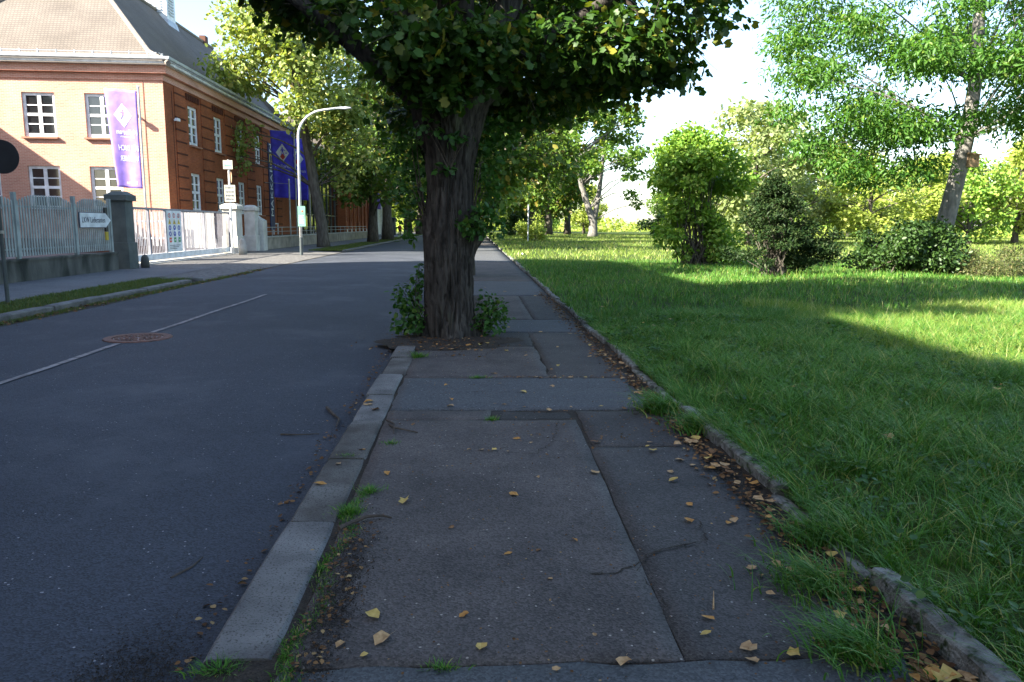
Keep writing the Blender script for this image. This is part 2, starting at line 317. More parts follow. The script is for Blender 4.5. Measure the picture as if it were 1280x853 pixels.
class MB:
    """collects geometry, builds ONE mesh object. Coordinates are the parent's local ones."""
    def __init__(s): s.v = []; s.f = []
    def add(s, vs, fs):
        k = len(s.v); s.v += [tuple(v) for v in vs]; s.f += [tuple(i + k for i in f) for f in fs]; return s
    def box(s, x0, x1, y0, y1, z0, z1):
        return s.add([(x0, y0, z0), (x1, y0, z0), (x1, y1, z0), (x0, y1, z0), (x0, y0, z1), (x1, y0, z1), (x1, y1, z1), (x0, y1, z1)],
                     [(0, 3, 2, 1), (4, 5, 6, 7), (0, 1, 5, 4), (1, 2, 6, 5), (2, 3, 7, 6), (3, 0, 4, 7)])
    def frustum(s, cx, cy, z0, z1, a0, b0, a1, b1):
        return s.add([(cx - a0, cy - b0, z0), (cx + a0, cy - b0, z0), (cx + a0, cy + b0, z0), (cx - a0, cy + b0, z0),
                      (cx - a1, cy - b1, z1), (cx + a1, cy - b1, z1), (cx + a1, cy + b1, z1), (cx - a1, cy + b1, z1)],
                     [(0, 3, 2, 1), (4, 5, 6, 7), (0, 1, 5, 4), (1, 2, 6, 5), (2, 3, 7, 6), (3, 0, 4, 7)])
    def tube(s, pts, rad, n=8, cap=True):
        pts = [Vector(p) for p in pts]
        if not hasattr(rad, '__len__'): rad = [rad] * len(pts)
        vs = []; fs = []
        ref = Vector((0, 0, 1)) if abs((pts[-1] - pts[0]).normalized().z) < 0.9 else Vector((1, 0, 0))
        for i, p in enumerate(pts):
            d = (pts[min(i + 1, len(pts) - 1)] - pts[max(i - 1, 0)]).normalized()
            u = d.cross(ref).normalized(); v = d.cross(u)
            for k in range(n):
                a = 2 * math.pi * k / n
                vs.append(p + rad[i] * (math.cos(a) * u + math.sin(a) * v))
        for i in range(len(pts) - 1):
            for k in range(n):
                a = i * n + k; b = i * n + (k + 1) % n
                fs.append((a, b, b + n, a + n))
        if cap:
            fs.append(tuple(range(n))); fs.append(tuple(reversed(range((len(pts) - 1) * n, len(pts) * n))))
        return s.add(vs, fs)
    def lathe(s, prof, n=24, c=(0, 0, 0)):
        vs = []; fs = []
        for r_, z in prof:
            for k in range(n):
                a = 2 * math.pi * k / n; vs.append((c[0] + r_ * math.cos(a), c[1] + r_ * math.sin(a), c[2] + z))
        for i in range(len(prof) - 1):
            for k in range(n):
                a = i * n + k; b = i * n + (k + 1) % n; fs.append((a, b, b + n, a + n))
        fs.append(tuple(reversed(range(n)))); fs.append(tuple(range((len(prof) - 1) * n, len(prof) * n)))
        return s.add(vs, fs)
    def prism(s, poly, axis, a, b):
        """poly in the two other axes (in order), extruded along axis from a to b"""
        n = len(poly)
        def P(p, t):
            if axis == 'x': return (t, p[0], p[1])
            if axis == 'y': return (p[0], t, p[1])
            return (p[0], p[1], t)
        vs = [P(p, a) for p in poly] + [P(p, b) for p in poly]
        fs = [tuple(reversed(range(n))), tuple(range(n, 2 * n))] + [(i, (i + 1) % n, (i + 1) % n + n, i + n) for i in range(n)]
        return s.add(vs, fs)
    def mesh(s, name, smooth=False, fix=True):
        me = bpy.data.meshes.new(name); me.from_pydata(s.v, [], s.f); me.update()
        if fix:
            bm = bmesh.new(); bm.from_mesh(me); bmesh.ops.recalc_face_normals(bm, faces=bm.faces); bm.to_mesh(me); bm.free()
        if smooth:
            me.polygons.foreach_set('use_smooth', [True] * len(me.polygons))
        return me
    def build(s, name, mt, parent=None, loc=None, smooth=False, bevel=0.0):
        o = link(name, s.mesh(name, smooth), mt, parent, loc)
        if bevel:
            b = o.modifiers.new('bevel', 'BEVEL'); b.width = bevel; b.segments = 2; b.limit_method = 'ANGLE'
        return o

def copy_obj(o, parent=None):
    c = o.copy(); C.objects.link(c); c.parent = parent
    return c
def copy_tree(o, parent=None):
    c = copy_obj(o, parent)
    for ch in list(o.children): copy_tree(ch, c)
    return c

def np_mesh(name, V, F, k, smooth=False):
    """V (n,3), F (m,k) uniform faces"""
    me = bpy.data.meshes.new(name)
    me.vertices.add(len(V)); me.vertices.foreach_set('co', np.ascontiguousarray(V, dtype=np.float32).ravel())
    me.loops.add(F.size); me.loops.foreach_set('vertex_index', np.ascontiguousarray(F, dtype=np.int32).ravel())
    me.polygons.add(len(F)); me.polygons.foreach_set('loop_start', np.arange(0, F.size, k, dtype=np.int32))
    try: me.polygons.foreach_set('loop_total', np.full(len(F), k, dtype=np.int32))
    except Exception: pass
    if smooth: me.polygons.foreach_set('use_smooth', np.ones(len(F), dtype=bool))
    me.update(calc_edges=True); me.validate()
    return me

def text_mesh(txt, size, depth=0.004, bold=0.0):
    cu = bpy.data.curves.new('text', 'FONT'); cu.body = txt; cu.size = size; cu.extrude = depth
    cu.align_x = 'CENTER'; cu.align_y = 'CENTER'; cu.resolution_u = 2; cu.offset = bold
    o = bpy.data.objects.new('text', cu); C.objects.link(o)
    dg = bpy.context.evaluated_depsgraph_get()
    me = bpy.data.meshes.new_from_object(o.evaluated_get(dg))
    bpy.data.objects.remove(o); bpy.data.curves.remove(cu)
    return me

# ------------------------------------------------------------------ leaves
T_LEAF = {  # templates: vertices (side, along, normal), triangles
 'maple': (np.array([(0, 0, 0), (0, .5, -.04), (-.50, .16, .0), (-.30, .40, .05), (-.48, .76, -.03), (0, 1.05, -.08), (.48, .76, -.03), (.30, .40, .05), (.50, .16, .0)]),
           np.array([(0, 1, 2), (2, 1, 3), (3, 1, 4), (4, 1, 5), (5, 1, 6), (6, 1, 7), (7, 1, 8), (8, 1, 0)])),
 'oval': (np.array([(0, 0, 0), (0, .5, -.06), (0, 1, -.1), (-.30, .25, .05), (-.33, .62, .03), (.30, .25, .05), (.33, .62, .03)]),
          np.array([(0, 1, 3), (3, 1, 4), (4, 1, 2), (0, 5, 1), (5, 6, 1), (6, 2, 1)])),
 'lance': (np.array([(0, 0, 0), (-.17, .42, .04), (0, 1, -.14), (.17, .42, .04), (0, .45, -.03)]),
           np.array([(0, 4, 1), (1, 4, 2), (0, 3, 4), (3, 2, 4)])),
 'lance2': (np.array([(0, 0, 0), (-.19, .45, .06), (0, 1, -.14), (.19, .45, .06)]), np.array([(0, 2, 1), (0, 3, 2)])),
 'card': (np.array([(0, 0, 0), (-.36, .5, .07), (0, 1, -.05), (.36, .5, .07)]),
          np.array([(0, 2, 1), (0, 3, 2)])),
 'needle': (np.array([(-.05, 0, 0), (.05, 0, 0), (0, 1, 0)]), np.array([(0, 1, 2)])),
}
def unit(a): return a / np.maximum(np.linalg.norm(a, axis=1, keepdims=True), 1e-6)
def leaf_arrays(pos, size, tip, nrm, template):
    T, F = T_LEAF[template]
    tip = unit(tip); nrm = nrm - tip * np.sum(nrm * tip, axis=1, keepdims=True); nrm = unit(nrm)
    side = np.cross(tip, nrm)
    V = pos[:, None, :] + size[:, None, None] * (T[None, :, 0:1] * side[:, None, :] + T[None, :, 1:2] * tip[:, None, :] + T[None, :, 2:3] * nrm[:, None, :])
    FF = F[None, :, :] + (np.arange(len(pos)) * len(T))[:, None, None]
    return V.reshape(-1, 3), FF.reshape(-1, 3)

def leaf_cloud(rng, clumps, n, size, template, droop=0.5, flat=0.6, shell=0.5, jitter=0.9):
    """leaves spread through ellipsoidal clumps [(centre, radii)]"""
    cs = np.array([c for c, r in clumps], float); rs = np.array([r for c, r in clumps], float)
    wgt = np.prod(rs, axis=1) ** (2 / 3); wgt /= wgt.sum()
    idx = rng.choice(len(clumps), n, p=wgt)
    d = unit(rng.normal(size=(n, 3)))
    rr = rng.random(n) ** (1 / 3 * (1 - shell) + 0.12)
    rr = rr * (1 + 0.18 * rng.normal(size=n))
    pos = cs[idx] + d * rr[:, None] * rs[idx]
    nrm = np.array([0, 0, 1.0]) * flat + d * 0.5 + rng.normal(size=(n, 3)) * jitter * 0.5
    tip = d * np.array([1, 1, 0.4]) + rng.normal(size=(n, 3)) * jitter + np.array([0, 0, -droop])
    sz = size * rng.uniform(0.5, 1.4, n)
    return leaf_arrays(pos, sz, tip, nrm, template)

def clumps_in(rng, c, rad, k, rc, zmin=None, shell=0.55, squash=0.7):
    out = []
    while len(out) < k:
        d = rng.normal(size=3); d /= np.linalg.norm(d)
        q = rng.random() ** (1 / 3); q = shell + (1 - shell) * q if rng.random() < 0.75 else q
        p = np.array(c) + d * q * np.array(rad)
        if zmin is not None and p[2] < zmin: continue
        s = rc * rng.uniform(0.65, 1.3)
        out.append((tuple(p), (s, s, s * squash)))
    return out

def branch_pts(p0, p1, rng, bow=0.15, n=5):
    p0 = Vector(p0); p1 = Vector(p1); L = (p1 - p0).length
    off = Vector(rng.normal(size=3)) * bow * L * 0.4 + Vector((0, 0, bow * L))
    return [p0.lerp(p1, t) + off * (math.sin(math.pi * t) * (1 - 0.4 * t)) for t in [i / (n - 1) for i in range(n)]]

def tree(name, label, loc, trunk, clumps, nleaf, leaf, template, lmat, bmat, cat='tree', group=None, limbs=None, seed=1,
         droop=0.5, flat=0.6, shell=0.5, limb_r=0.10, attach=(0.45, 0.95), bow=0.12, kmax=60, jitter=0.9, crown_name='crown', amin=0):
    """trunk: [(x,y,z,r)] local; clumps local; trunk with its limbs and twigs one mesh, crown another"""
    rng = np.random.default_rng(seed)
    root = empty(name, loc, label, cat, group)
    mb = MB()
    tp = [Vector(t[:3]) for t in trunk]; tr = [t[3] for t in trunk]
    mb.tube(tp, tr, 12)
    for (c, r_) in clumps[:kmax]:
        # attach to the trunk point lying below the clump
        best = min(range(amin, len(tp)), key=lambda i: abs((tp[i].z) - (c[2] - 0.5 * math.hypot(c[0] - tp[i].x, c[1] - tp[i].y))) + (0 if i > 0 else 2.0))
        p0 = tp[best]; L = (Vector(c) - p0).length
        if L < 0.2: continue
        r0 = min(tr[best] * 0.6, limb_r * (0.6 + 0.12 * L))
        pts = branch_pts(p0, c, rng, bow)
        mb.tube(pts, [r0 * (1 - 0.8 * i / (len(pts) - 1)) for i in range(len(pts))], 5, cap=False)
        for q in range(3):
            e = Vector(c) + Vector(rng.normal(size=3)) * 0.6 * r_[0]
            mb.tube(branch_pts(pts[3 if q else 2], e, rng, 0.1, 4), [r0 * 0.28, r0 * 0.2, r0 * 0.14, r0 * 0.08], 4, cap=False)
    mb.build('trunk', bmat, root, smooth=True)
    V, F = leaf_cloud(rng, clumps, nleaf, leaf, template, droop, flat, shell, jitter)
    link(crown_name, np_mesh(crown_name, V, F, 3), lmat, root)
    return root

def blades(rng, x, y, z, h, wd, lean, segs=3, dirs=None):
    """arching grass blades; returns vertex/triangle arrays"""
    n = len(x)
    a = rng.uniform(0, 2 * np.pi, n) if dirs is None else dirs
    dx, dy = np.cos(a), np.sin(a)
    b = a + rng.normal(size=n) * 0.9
    sx, sy = -np.sin(b), np.cos(b)
    V = []
    for i in range(segs + 1):
        t = i / segs
        out = lean * h * t ** 1.8; zz = h * (t - 0.42 * lean * t ** 2.2)
        cx = x + dx * out; cy = y + dy * out; cz = z + zz
        if i < segs:
            ww = wd * (1 - 0.75 * t)
            V.append(np.stack([cx - sx * ww, cy - sy * ww, cz], 1)); V.append(np.stack([cx + sx * ww, cy + sy * ww, cz], 1))
        else:
            V.append(np.stack([cx, cy, cz], 1))
    V = np.stack(V, 1); m_ = V.shape[1]
    f = []
    for i in range(segs - 1):
        f += [(2 * i, 2 * i + 1, 2 * i + 3), (2 * i, 2 * i + 3, 2 * i + 2)]
    f.append((2 * segs - 2, 2 * segs - 1, 2 * segs))
    F = np.array(f)[None] + (np.arange(n) * m_)[:, None, None]
    return V.reshape(-1, 3), F.reshape(-1, 3)
# ================================================================== THE SETTING: ground, road, walkway, lawn
def sheet(name, xs, ys, zf, mt, kind='structure'):
    X, Y = np.meshgrid(xs, ys); Z = zf(X, Y)
    V = np.stack([X.ravel(), Y.ravel(), Z.ravel()], 1); nx = len(xs); ny = len(ys)
    i = (np.arange(ny - 1)[:, None] * nx + np.arange(nx - 1)[None, :]).ravel()
    F = np.stack([i, i + 1, i + nx + 1, i + nx], 1)
    o = link(name, np_mesh(name, V, F, 4, smooth=True), mt)
    return tag(o, kind=kind)

def wav(X, Y, s, a, ph=0.0):
    return a * (np.sin(X * s + 1.3 * np.sin(Y * s * .7 + ph)) * np.cos(Y * s * .83 + ph + np.sin(X * s * .6)) + .5 * np.sin(X * s * 2.1 + ph) * np.cos(Y * s * 2.3))

def lawn_z(X, Y):
    X = np.asarray(X, float); Y = np.asarray(Y, float)
    d = np.clip((X - 1.85) / 1.5, 0, 1)
    z = 0.035 + d * (0.03 + wav(X, Y, 0.9, 0.035) + wav(X, Y, 0.25, 0.05, 1.0))
    z = z + np.clip(Y - 40, 0, 80) * 0.004
    return z

g = sheet('ground', np.linspace(-900, 900, 7), np.linspace(-300, 1500, 7), lambda X, Y: X * 0 - 0.16, 'earth')
ROAD_Z = -0.075
road = sheet('road', np.array([-7.75, -7.0, -5.5, -4.3, -3.0, -1.8, -0.99]), np.linspace(-30, 330, 181),
             lambda X, Y: ROAD_Z - 0.0 + 0.05 * (1 - ((X + 4.35) / 3.4) ** 2) + wav(X, Y, 0.4, 0.004), 'road_asphalt')
def road_z(x): return ROAD_Z + 0.05 * (1 - ((x + 4.35) / 3.4) ** 2)

# painted centre line, worn, as parts of the road
def ribbon(pts, wd, z, rng=None, jit=0.0):
    mb = MB(); vs = []; n = len(pts)
    for i, (x, y) in enumerate(pts):
        a = pts[max(0, i - 1)]; b = pts[min(n - 1, i + 1)]
        dx, dy = b[0] - a[0], b[1] - a[1]; L = math.hypot(dx, dy); nx, ny = -dy / L, dx / L
        w_ = wd * (1 if rng is None else 1 + jit * rng.normal()) / 2
        zz = z(x, y) if callable(z) else z
        vs += [(x - nx * w_, y - ny * w_, zz), (x + nx * w_, y + ny * w_, zz)]
    mb.add(vs, [(2 * i, 2 * i + 2, 2 * i + 3, 2 * i + 1) for i in range(n - 1)])
    return mb
LX = -4.75
for y0, y1 in ((-4.0, 10.05), (11.05, 17.2)):
    ys = np.linspace(y0, y1, max(3, int((y1 - y0) / 0.25)))
    o = ribbon([(LX + 0.012 * math.sin(y * 1.7) + 0.0, y) for y in ys], 0.08, lambda x, y: road_z(x) + 0.010, RNG, 0.06).build('line_marking', 'paint_line', road)

# manhole cover: ring frame and slotted round lid
mh = empty('manhole_cover', (-4.72, 10.55, road_z(-4.72) + 0.004), 'round rusty manhole cover set in the road on the centre line', 'manhole cover')
MB().lathe([(0.33, 0), (0.33, 0.012), (0.44, 0.012), (0.45, 0.0)], 40).build('frame', 'rust_iron', mh)
MB().lathe([(0.32, 0.0), (0.318, 0.006), (0.0001, 0.006)], 40).build('lid', 'plastic_black', mh)
for r0, r1, n in ((0.30, 0.255, 22), (0.235, 0.19, 16), (0.17, 0.125, 11), (0.10, 0.05, 6)):
    mb = MB()
    for k in range(n):
        a0 = 2 * math.pi * (k + 0.14) / n; a1 = 2 * math.pi * (k + 0.86) / n; am = (a0 + a1) / 2
        ring = [(r0 * math.cos(a), r0 * math.sin(a)) for a in (a0, am, a1)] + [(r1 * math.cos(a), r1 * math.sin(a)) for a in (a1, am, a0)]
        mb.prism(ring, 'z', 0.007, 0.013)
    mb.build('raised_rib', 'rust_iron', mh)

# ------------------------------------------------------------------ walkway: soil bed and asphalt patches with open joints
WALK = sheet('walkway', np.linspace(-0.99, 2.3, 34), np.linspace(-8, 330, 400), lambda X, Y: -0.011 + wav(X, Y, 2.0, 0.003), 'dirt')
def nz(x, y, s=3.0, k=0.0): return mnoise.noise(Vector((x * s, y * s, k)))
def patch(x0, x1, y0, y1, mt, z=0.0, jit=0.018, res=0.09, seed=0.0, xfar0=None, xfar1=None, maxn=60):
    """asphalt slab with a ragged edge; xfar*: different side lines at its far end"""
    xf0 = x0 if xfar0 is None else xfar0; xf1 = x1 if xfar1 is None else xfar1
    nx = max(4, min(maxn, int((x1 - x0) / res))); ny = max(4, min(140, int((y1 - y0) / res)))
    vs = []; fs = []
    for j in range(ny + 1):
        for i in range(nx + 1):
            u, v = i / nx, j / ny
            xa = x0 + (xf0 - x0) * v; xb = x1 + (xf1 - x1) * v
            x = xa + (xb - xa) * u; y = y0 + (y1 - y0) * v
            ex = jit * (nz(x, y, 4, seed) + 0.6 * nz(x, y, 13, seed + 3)); ey = jit * (nz(x, y, 4, seed + 9) + 0.6 * nz(x, y, 13, seed + 5))
            if i in (0, nx): x += ex * 1.5
            if j in (0, ny): y += ey * 1.5
            dz = 0.006 * nz(x, y, 1.1, seed + 2) + 0.0025 * nz(x, y, 4.5, seed + 4)
            if i in (0, nx) or j in (0, ny): dz -= 0.0045
            vs.append((x, y, z + dz))
    N_ = nx + 1
    for j in range(ny):
        for i in range(nx):
            a = j * N_ + i; fs.append((a, a + 1, a + N_ + 1, a + N_))
    rim = [i for i in range(N_)] + [j * N_ + nx for j in range(1, ny + 1)] + [ny * N_ + i for i in range(nx - 1, -1, -1)] + [j * N_ for j in range(ny - 1, 0, -1)]
    k = len(vs); vs += [(vs[i][0], vs[i][1], vs[i][2] - 0.03) for i in rim]; n = len(rim)
    fs += [(rim[i], k + i, k + (i + 1) % n, rim[(i + 1) % n]) for i in range(n)]
    me = bpy.data.meshes.new('asphalt_patch'); me.from_pydata(vs, [], fs); me.update()
    me.polygons.foreach_set('use_smooth', [True] * len(me.polygons))
    return link('asphalt_patch', me, mt, WALK)
patch(-0.70, 1.62, -6.0, 2.49, 'walk_blue', 0.002, seed=1, res=0.12)
patch(-0.69, 0.795, 2.505, 5.96, 'walk_brown', 0.002, seed=2, jit=0.006, xfar0=-0.72, xfar1=0.87)
patch(0.797, 1.60, 2.51, 5.20, 'walk_dark', -0.001, seed=3, jit=0.006, xfar0=0.872, xfar1=1.62)
patch(0.90, 1.66, 5.215, 6.27, 'walk_dark', 0.0, seed=13)
patch(0.17, 0.885, 5.975, 6.28, 'walk_black', -0.006, seed=4, jit=0.03)
patch(-0.72, 0.15, 5.975, 6.29, 'walk_brown', 0.0, seed=5)
patch(-0.72, 1.64, 6.31, 7.66, 'walk_blue', 0.004, seed=6)
patch(-0.72, 0.83, 7.70, 9.75, 'walk_brown', 0.0, seed=7, jit=0.025)
patch(0.85, 1.68, 7.69, 11.05, 'walk_dark', -0.002, seed=8)
patch(0.20, 0.83, 9.77, 11.06, 'walk_black', -0.004, seed=9, jit=0.03)
patch(0.22, 1.72, 11.08, 12.6, 'walk_blue', 0.003, seed=10)
patch(0.18, 1.05, 12.63, 17.0, 'walk_brown', 0.001, seed=11)
patch(1.07, 1.74, 12.63, 17.0, 'walk_dark', -0.001, seed=12)
patch(-0.68, 1.78, 17.03, 21.5, 'walk_blue', 0.002, seed=14, res=0.2)
patch(-0.68, 1.80, 21.53, 33.0, 'walk_brown', 0.0, seed=15, res=0.3)
patch(-0.68, 1.85, 33.03, 58.0, 'walk_blue', 0.0, seed=16, res=0.5)
patch(-0.68, 1.9, 58.03, 329.0, 'walk_brown', 0.0, seed=17, res=1.0)
# the strip beside the trunk, and cracks that have opened and filled with dirt
def crack(pts, w_=0.012, seed=0):
    rng = np.random.default_rng(seed); out = []
    for (a, b) in zip(pts[:-1], pts[1:]):
        n = max(2, int(math.hypot(b[0] - a[0], b[1] - a[1]) / 0.03))
        for i in range(n):
            t = i / n; out.append((a[0] + (b[0] - a[0]) * t + rng.normal() * 0.011, a[1] + (b[1] - a[1]) * t + rng.normal() * 0.011))
    out.append(pts[-1])
    return ribbon(out, w_, lambda x, y: 0.0085, rng, 0.7).build('crack', 'dirt', WALK)
crack([(0.80, 3.30), (0.86, 3.37), (0.99, 3.45), (1.16, 3.52), (1.22, 3.58), (1.25, 3.78)], 0.010, 1)
crack([(0.80, 3.30), (0.74, 3.24), (0.66, 3.19), (0.54, 3.19)], 0.008, 2)
crack([(0.80, 3.30), (0.79, 3.15), (0.82, 2.95), (0.80, 2.75)], 0.004, 3)
crack([(0.1, 4.9), (0.3, 5.05), (0.45, 5.02), (0.6, 5.3), (0.72, 5.9)], 0.004, 4)
crack([(-0.3, 6.9), (0.1, 7.0), (0.5, 6.95), (0.9, 7.2), (1.5, 7.15)], 0.004, 5)
crack([(-0.5, 8.6), (0.0, 8.7), (0.3, 8.5), (0.8, 8.8)], 0.006, 6)

# ------------------------------------------------------------------ kerb of big granite slabs between road and walkway
kerb = sheet('kerb', np.array([-1.0, -0.74]), np.linspace(-6, 320, 120), lambda X, Y: X * 0 - 0.055, 'dirt')
rng = np.random.default_rng(5)
def stone_mesh(name, wx, ly, h, seed, bev=0.014, ns=7, rough=0.004):
    """a sawn, worn stone block: x 0..wx, y 0..ly, top at 0, bevelled worn arrises"""
    vs = []; fs = []
    prof = [(0, -h), (0, -bev), (bev, 0), (wx * 0.5, 0.002), (wx - bev, 0), (wx, -bev), (wx, -h)]
    for j in range(ns + 1):
        y = ly * j / ns
        e = bev if j in (0, ns) else 0
        for (x, z) in prof:
            q = nz(x * 3 + seed, y, 2.2, seed); vs.append((x + rough * 1.2 * nz(x, y, 5, seed + 1), y, z + rough * q - (e * 0.5 if z > -h else 0)))
    k = len(prof)
    for j in range(ns):
        for i in range(k - 1):
            a = j * k + i; fs.append((a, a + 1, a + k + 1, a + k))
    fs.append(tuple(range(k))); fs.append(tuple(reversed(range(ns * k, ns * k + k))))
    mb = MB(); mb.add(vs, fs)
    return mb.mesh(name, smooth=False)
kmeshes = [stone_mesh('kerb_stone', 0.262, 1.0, 0.2, i * 3.1, bev=0.018, rough=0.0018) for i in range(5)]
y = -3.0; i = 0
joints = [1.35, 2.56, 3.86, 4.95, 5.95, 6.9, 7.85, 8.9, 9.75]
joints = [-2.4, -1.2, 0.1] + joints
while joints[-1] < 120: joints.append(joints[-1] + 1.0 + 0.12 * rng.normal())
for a, b in zip(joints[:-1], joints[1:]):
    if -1e9 < a and 9.9 < a < 11.3 and False: continue
    me = kmeshes[i % 5].copy(); me.materials.append(MATS['granite_dirty' if i % 4 in (1, 2) else 'granite'])
    o = bpy.data.objects.new('kerb_stone', me); C.objects.link(o); o.parent = kerb
    o.location = (-1.0 + 0.008 * rng.normal(), a + 0.008, 0.004 + 0.007 * rng.normal() - (0.03 if b < 2.6 else 0)); o.scale = (1, (b - a) - 0.016, 1)
    o.rotation_euler = (0, 0.012 * rng.normal(), 0.004 * rng.normal())
    i += 1

# ------------------------------------------------------------------ low stone edging between walkway and lawn
edging = sheet('edging', np.array([1.78, 1.92]), np.linspace(-6, 150, 60), lambda X, Y: X * 0 - 0.02, 'dirt')
emesh = [stone_mesh('edging_stone', 0.095, 1.0, 0.16, 40 + i * 2.7, bev=0.012, rough=0.014, ns=14) for i in range(5)]
for e in emesh: e.materials.append(MATS['edging_stone'])
y = -2.0; i = 0
while y < 110:
    L = 0.98 + 0.05 * rng.normal()
    o = bpy.data.objects.new('edging_stone', emesh[i % 5]); C.objects.link(o); o.parent = edging
    xx = 1.80 + (0.0018 * y if y > 8 else 0.014) + 0.018 * rng.normal()
    o.location = (xx, y, 0.055 + 0.014 * rng.normal()); o.scale = (1, L - 0.02, 1)
    o.rotation_euler = (0.01 * rng.normal(), 0.06 * rng.normal(), -0.002 + 0.018 * rng.normal())
    y += L; i += 1

# ------------------------------------------------------------------ lawn
def grade(a, b, n, p=2.2): return a + (b - a) * np.linspace(0, 1, n) ** p
lawn = sheet('lawn', grade(1.87, 260, 120, 2.6), np.concatenate([np.linspace(-12, 30, 130), grade(30.5, 420, 70, 1.6)]), lawn_z, 'lawn_soil')

# ------------------------------------------------------------------ left of the road: weedy gutter, kerb, verge, pavement
left_kerb = sheet('kerb', np.array([-8.02, -7.66]), np.linspace(-20, 300, 40), lambda X, Y: X * 0 - 0.06, 'dirt')
verge = sheet('verge', np.linspace(-9.3, -8.0, 8), np.linspace(-20, 21.6, 60), lambda X, Y: 0.0 + wav(X, Y, 2.0, 0.012), 'lawn_soil')
verge2 = sheet('verge', np.linspace(-9.9, -8.0, 8), np.linspace(45, 300, 120), lambda X, Y: 0.0 + wav(X, Y, 2.0, 0.012), 'lawn_soil')
pave = sheet('pavement', np.array([-12.9, -9.28]), np.linspace(-20, 27.5, 30), lambda X, Y: X * 0 + 0.004, 'left_pavement')
drive = sheet('driveway', np.linspace(-14.0, -7.72, 20), np.linspace(21.6, 45.2, 50),
              lambda X, Y: -np.clip((X + 9.6) / 1.9, 0, 1) * 0.055 + wav(X, Y, 1.3, 0.006), 'cobble')
pave2 = sheet('pavement', np.array([-12.4, -9.88]), np.linspace(45, 300, 60), lambda X, Y: X * 0 + 0.004, 'left_pavement')
court = sheet('courtyard', np.array([-60, -12.9]), np.linspace(-40, 140, 30), lambda X, Y: X * 0 - 0.01, 'left_pavement')
lmesh = [stone_mesh('kerb_stone', 0.24, 1.0, 0.2, 80 + i * 2.3, bev=0.02) for i in range(3)]
for me in lmesh: me.materials.append(MATS['granite'])
def left_stones(y0, y1, L):
    y = y0; k = 0
    while y < y1:
        o = bpy.data.objects.new('kerb_stone', lmesh[k % 3]); C.objects.link(o); o.parent = left_kerb
        o.location = (-8.02 + 0.01 * rng.normal(), y, 0.035 + 0.008 * rng.normal()); o.scale = (1, min(L, y1 - y) - 0.025, 1)
        y += L; k += 1
left_stones(6.1, 20.9, 2.0); left_stones(46, 120, 2.0)
# the kerb turns in at the driveway
o = bpy.data.objects.new('kerb_stone', lmesh[0]); C.objects.link(o); o.parent = left_kerb
o.location = (-8.9, 21.62, 0.03); o.rotation_euler = (0, 0, R(-72)); o.scale = (1, 1.1, 1)

# ------------------------------------------------------------------ grass: blades as real geometry
rng = np.random.default_rng(21)
def field(n, y0, y1, x0=1.86, kx=0.80, kb=0.9):
    """random ground points over the part of the lawn in and near view"""
    out_x = []; out_y = []; c = 0
    while c < n:
        Y = rng.uniform(y0, y1, n * 2); X = rng.uniform(x0, kx * y1 + kb, n * 2)
        k = X < kx * Y + kb; X = X[k]; Y = Y[k]
        out_x.append(X); out_y.append(Y); c += len(X)
    return np.concatenate(out_x)[:n], np.concatenate(out_y)[:n]
def tuftiness(X, Y):
    return 0.5 + 0.5 * np.sin(X * 2.3 + 1.7 * np.sin(Y * 1.9)) * np.cos(Y * 2.7 + 1.3 * np.sin(X * 1.7))
parts_V = []; parts_F = []; off = 0
def push(V, F):
    global off
    parts_V.append(V); parts_F.append(F + off); off += len(V)
# near: tussocks, each a fan of long arching blades
nT = 5200
X, Y = field(nT, 1.2, 13.0)
for rep, (per, hh) in enumerate(((16, 0.25),)):
    x = np.repeat(X, per); y_ = np.repeat(Y, per); n = len(x)
    tall = np.repeat(0.65 + 0.8 * tuftiness(X, Y) * rng.uniform(0.5, 1.2, nT), per)
    a = rng.uniform(0, 2 * np.pi, n); rr = np.abs(rng.normal(size=n)) * 0.035
    px = np.maximum(x + rr * np.cos(a), 1.86 + 0.02 * rng.random(n)); py = y_ + rr * np.sin(a)
    h = hh * tall * rng.uniform(0.55, 1.35, n) * np.clip(1.32 - 0.045 * py, 0.9, 1.25)
    near = np.clip((px - 1.85) / 0.7, 0.55, 1)
    push(*blades(rng, px, py, lawn_z(px, py) - 0.01, h * near, rng.uniform(0.0024, 0.0048, n), rng.uniform(0.45, 1.25, n), 3, dirs=a + rng.normal(size=n) * 0.5))
# fine undergrowth
n = 36000
X, Y = field(n, 1.2, 13.0)
push(*blades(rng, X, Y, lawn_z(X, Y) - 0.01, rng.uniform(0.05, 0.15, n), rng.uniform(0.002, 0.0036, n), rng.uniform(0.2, 0.9, n), 2))
n = 62000
X, Y = field(n, 12.5, 34)
push(*blades(rng, X, Y, lawn_z(X, Y) - 0.01, rng.uniform(0.10, 0.24, n) * (0.7 + 0.6 * tuftiness(X, Y)), rng.uniform(0.006, 0.0105, n), rng.uniform(0.3, 1.0, n), 2))
# fringe hanging over the edging
n = 5600
Y = 2.0 + 13 * rng.random(n) ** 1.3; X = 1.90 + 0.09 * np.abs(rng.normal(size=n))
k = (tuftiness(Y * 1.3 + 2, Y * 0.9) > 0.42) | ((Y < 3.4) & (rng.random(n) < .5)); X = X[k]; Y = Y[k]; n = len(X)
push(*blades(rng, X, Y, X * 0 + 0.02, rng.uniform(0.08, 0.27, n) * (.6 + .7 * tuftiness(Y * 2.7, Y * 3.1)), rng.uniform(0.002, 0.0045, n), rng.uniform(0.5, 1.25, n), 3, dirs=np.pi + rng.normal(size=n) * 1.15))
go = link('grass', np_mesh('grass', np.concatenate(parts_V), np.concatenate(parts_F), 3), 'grass_blade')
tag(go, kind='stuff', label='lush uncut green grass covering the lawn beside the walkway', cat='grass')
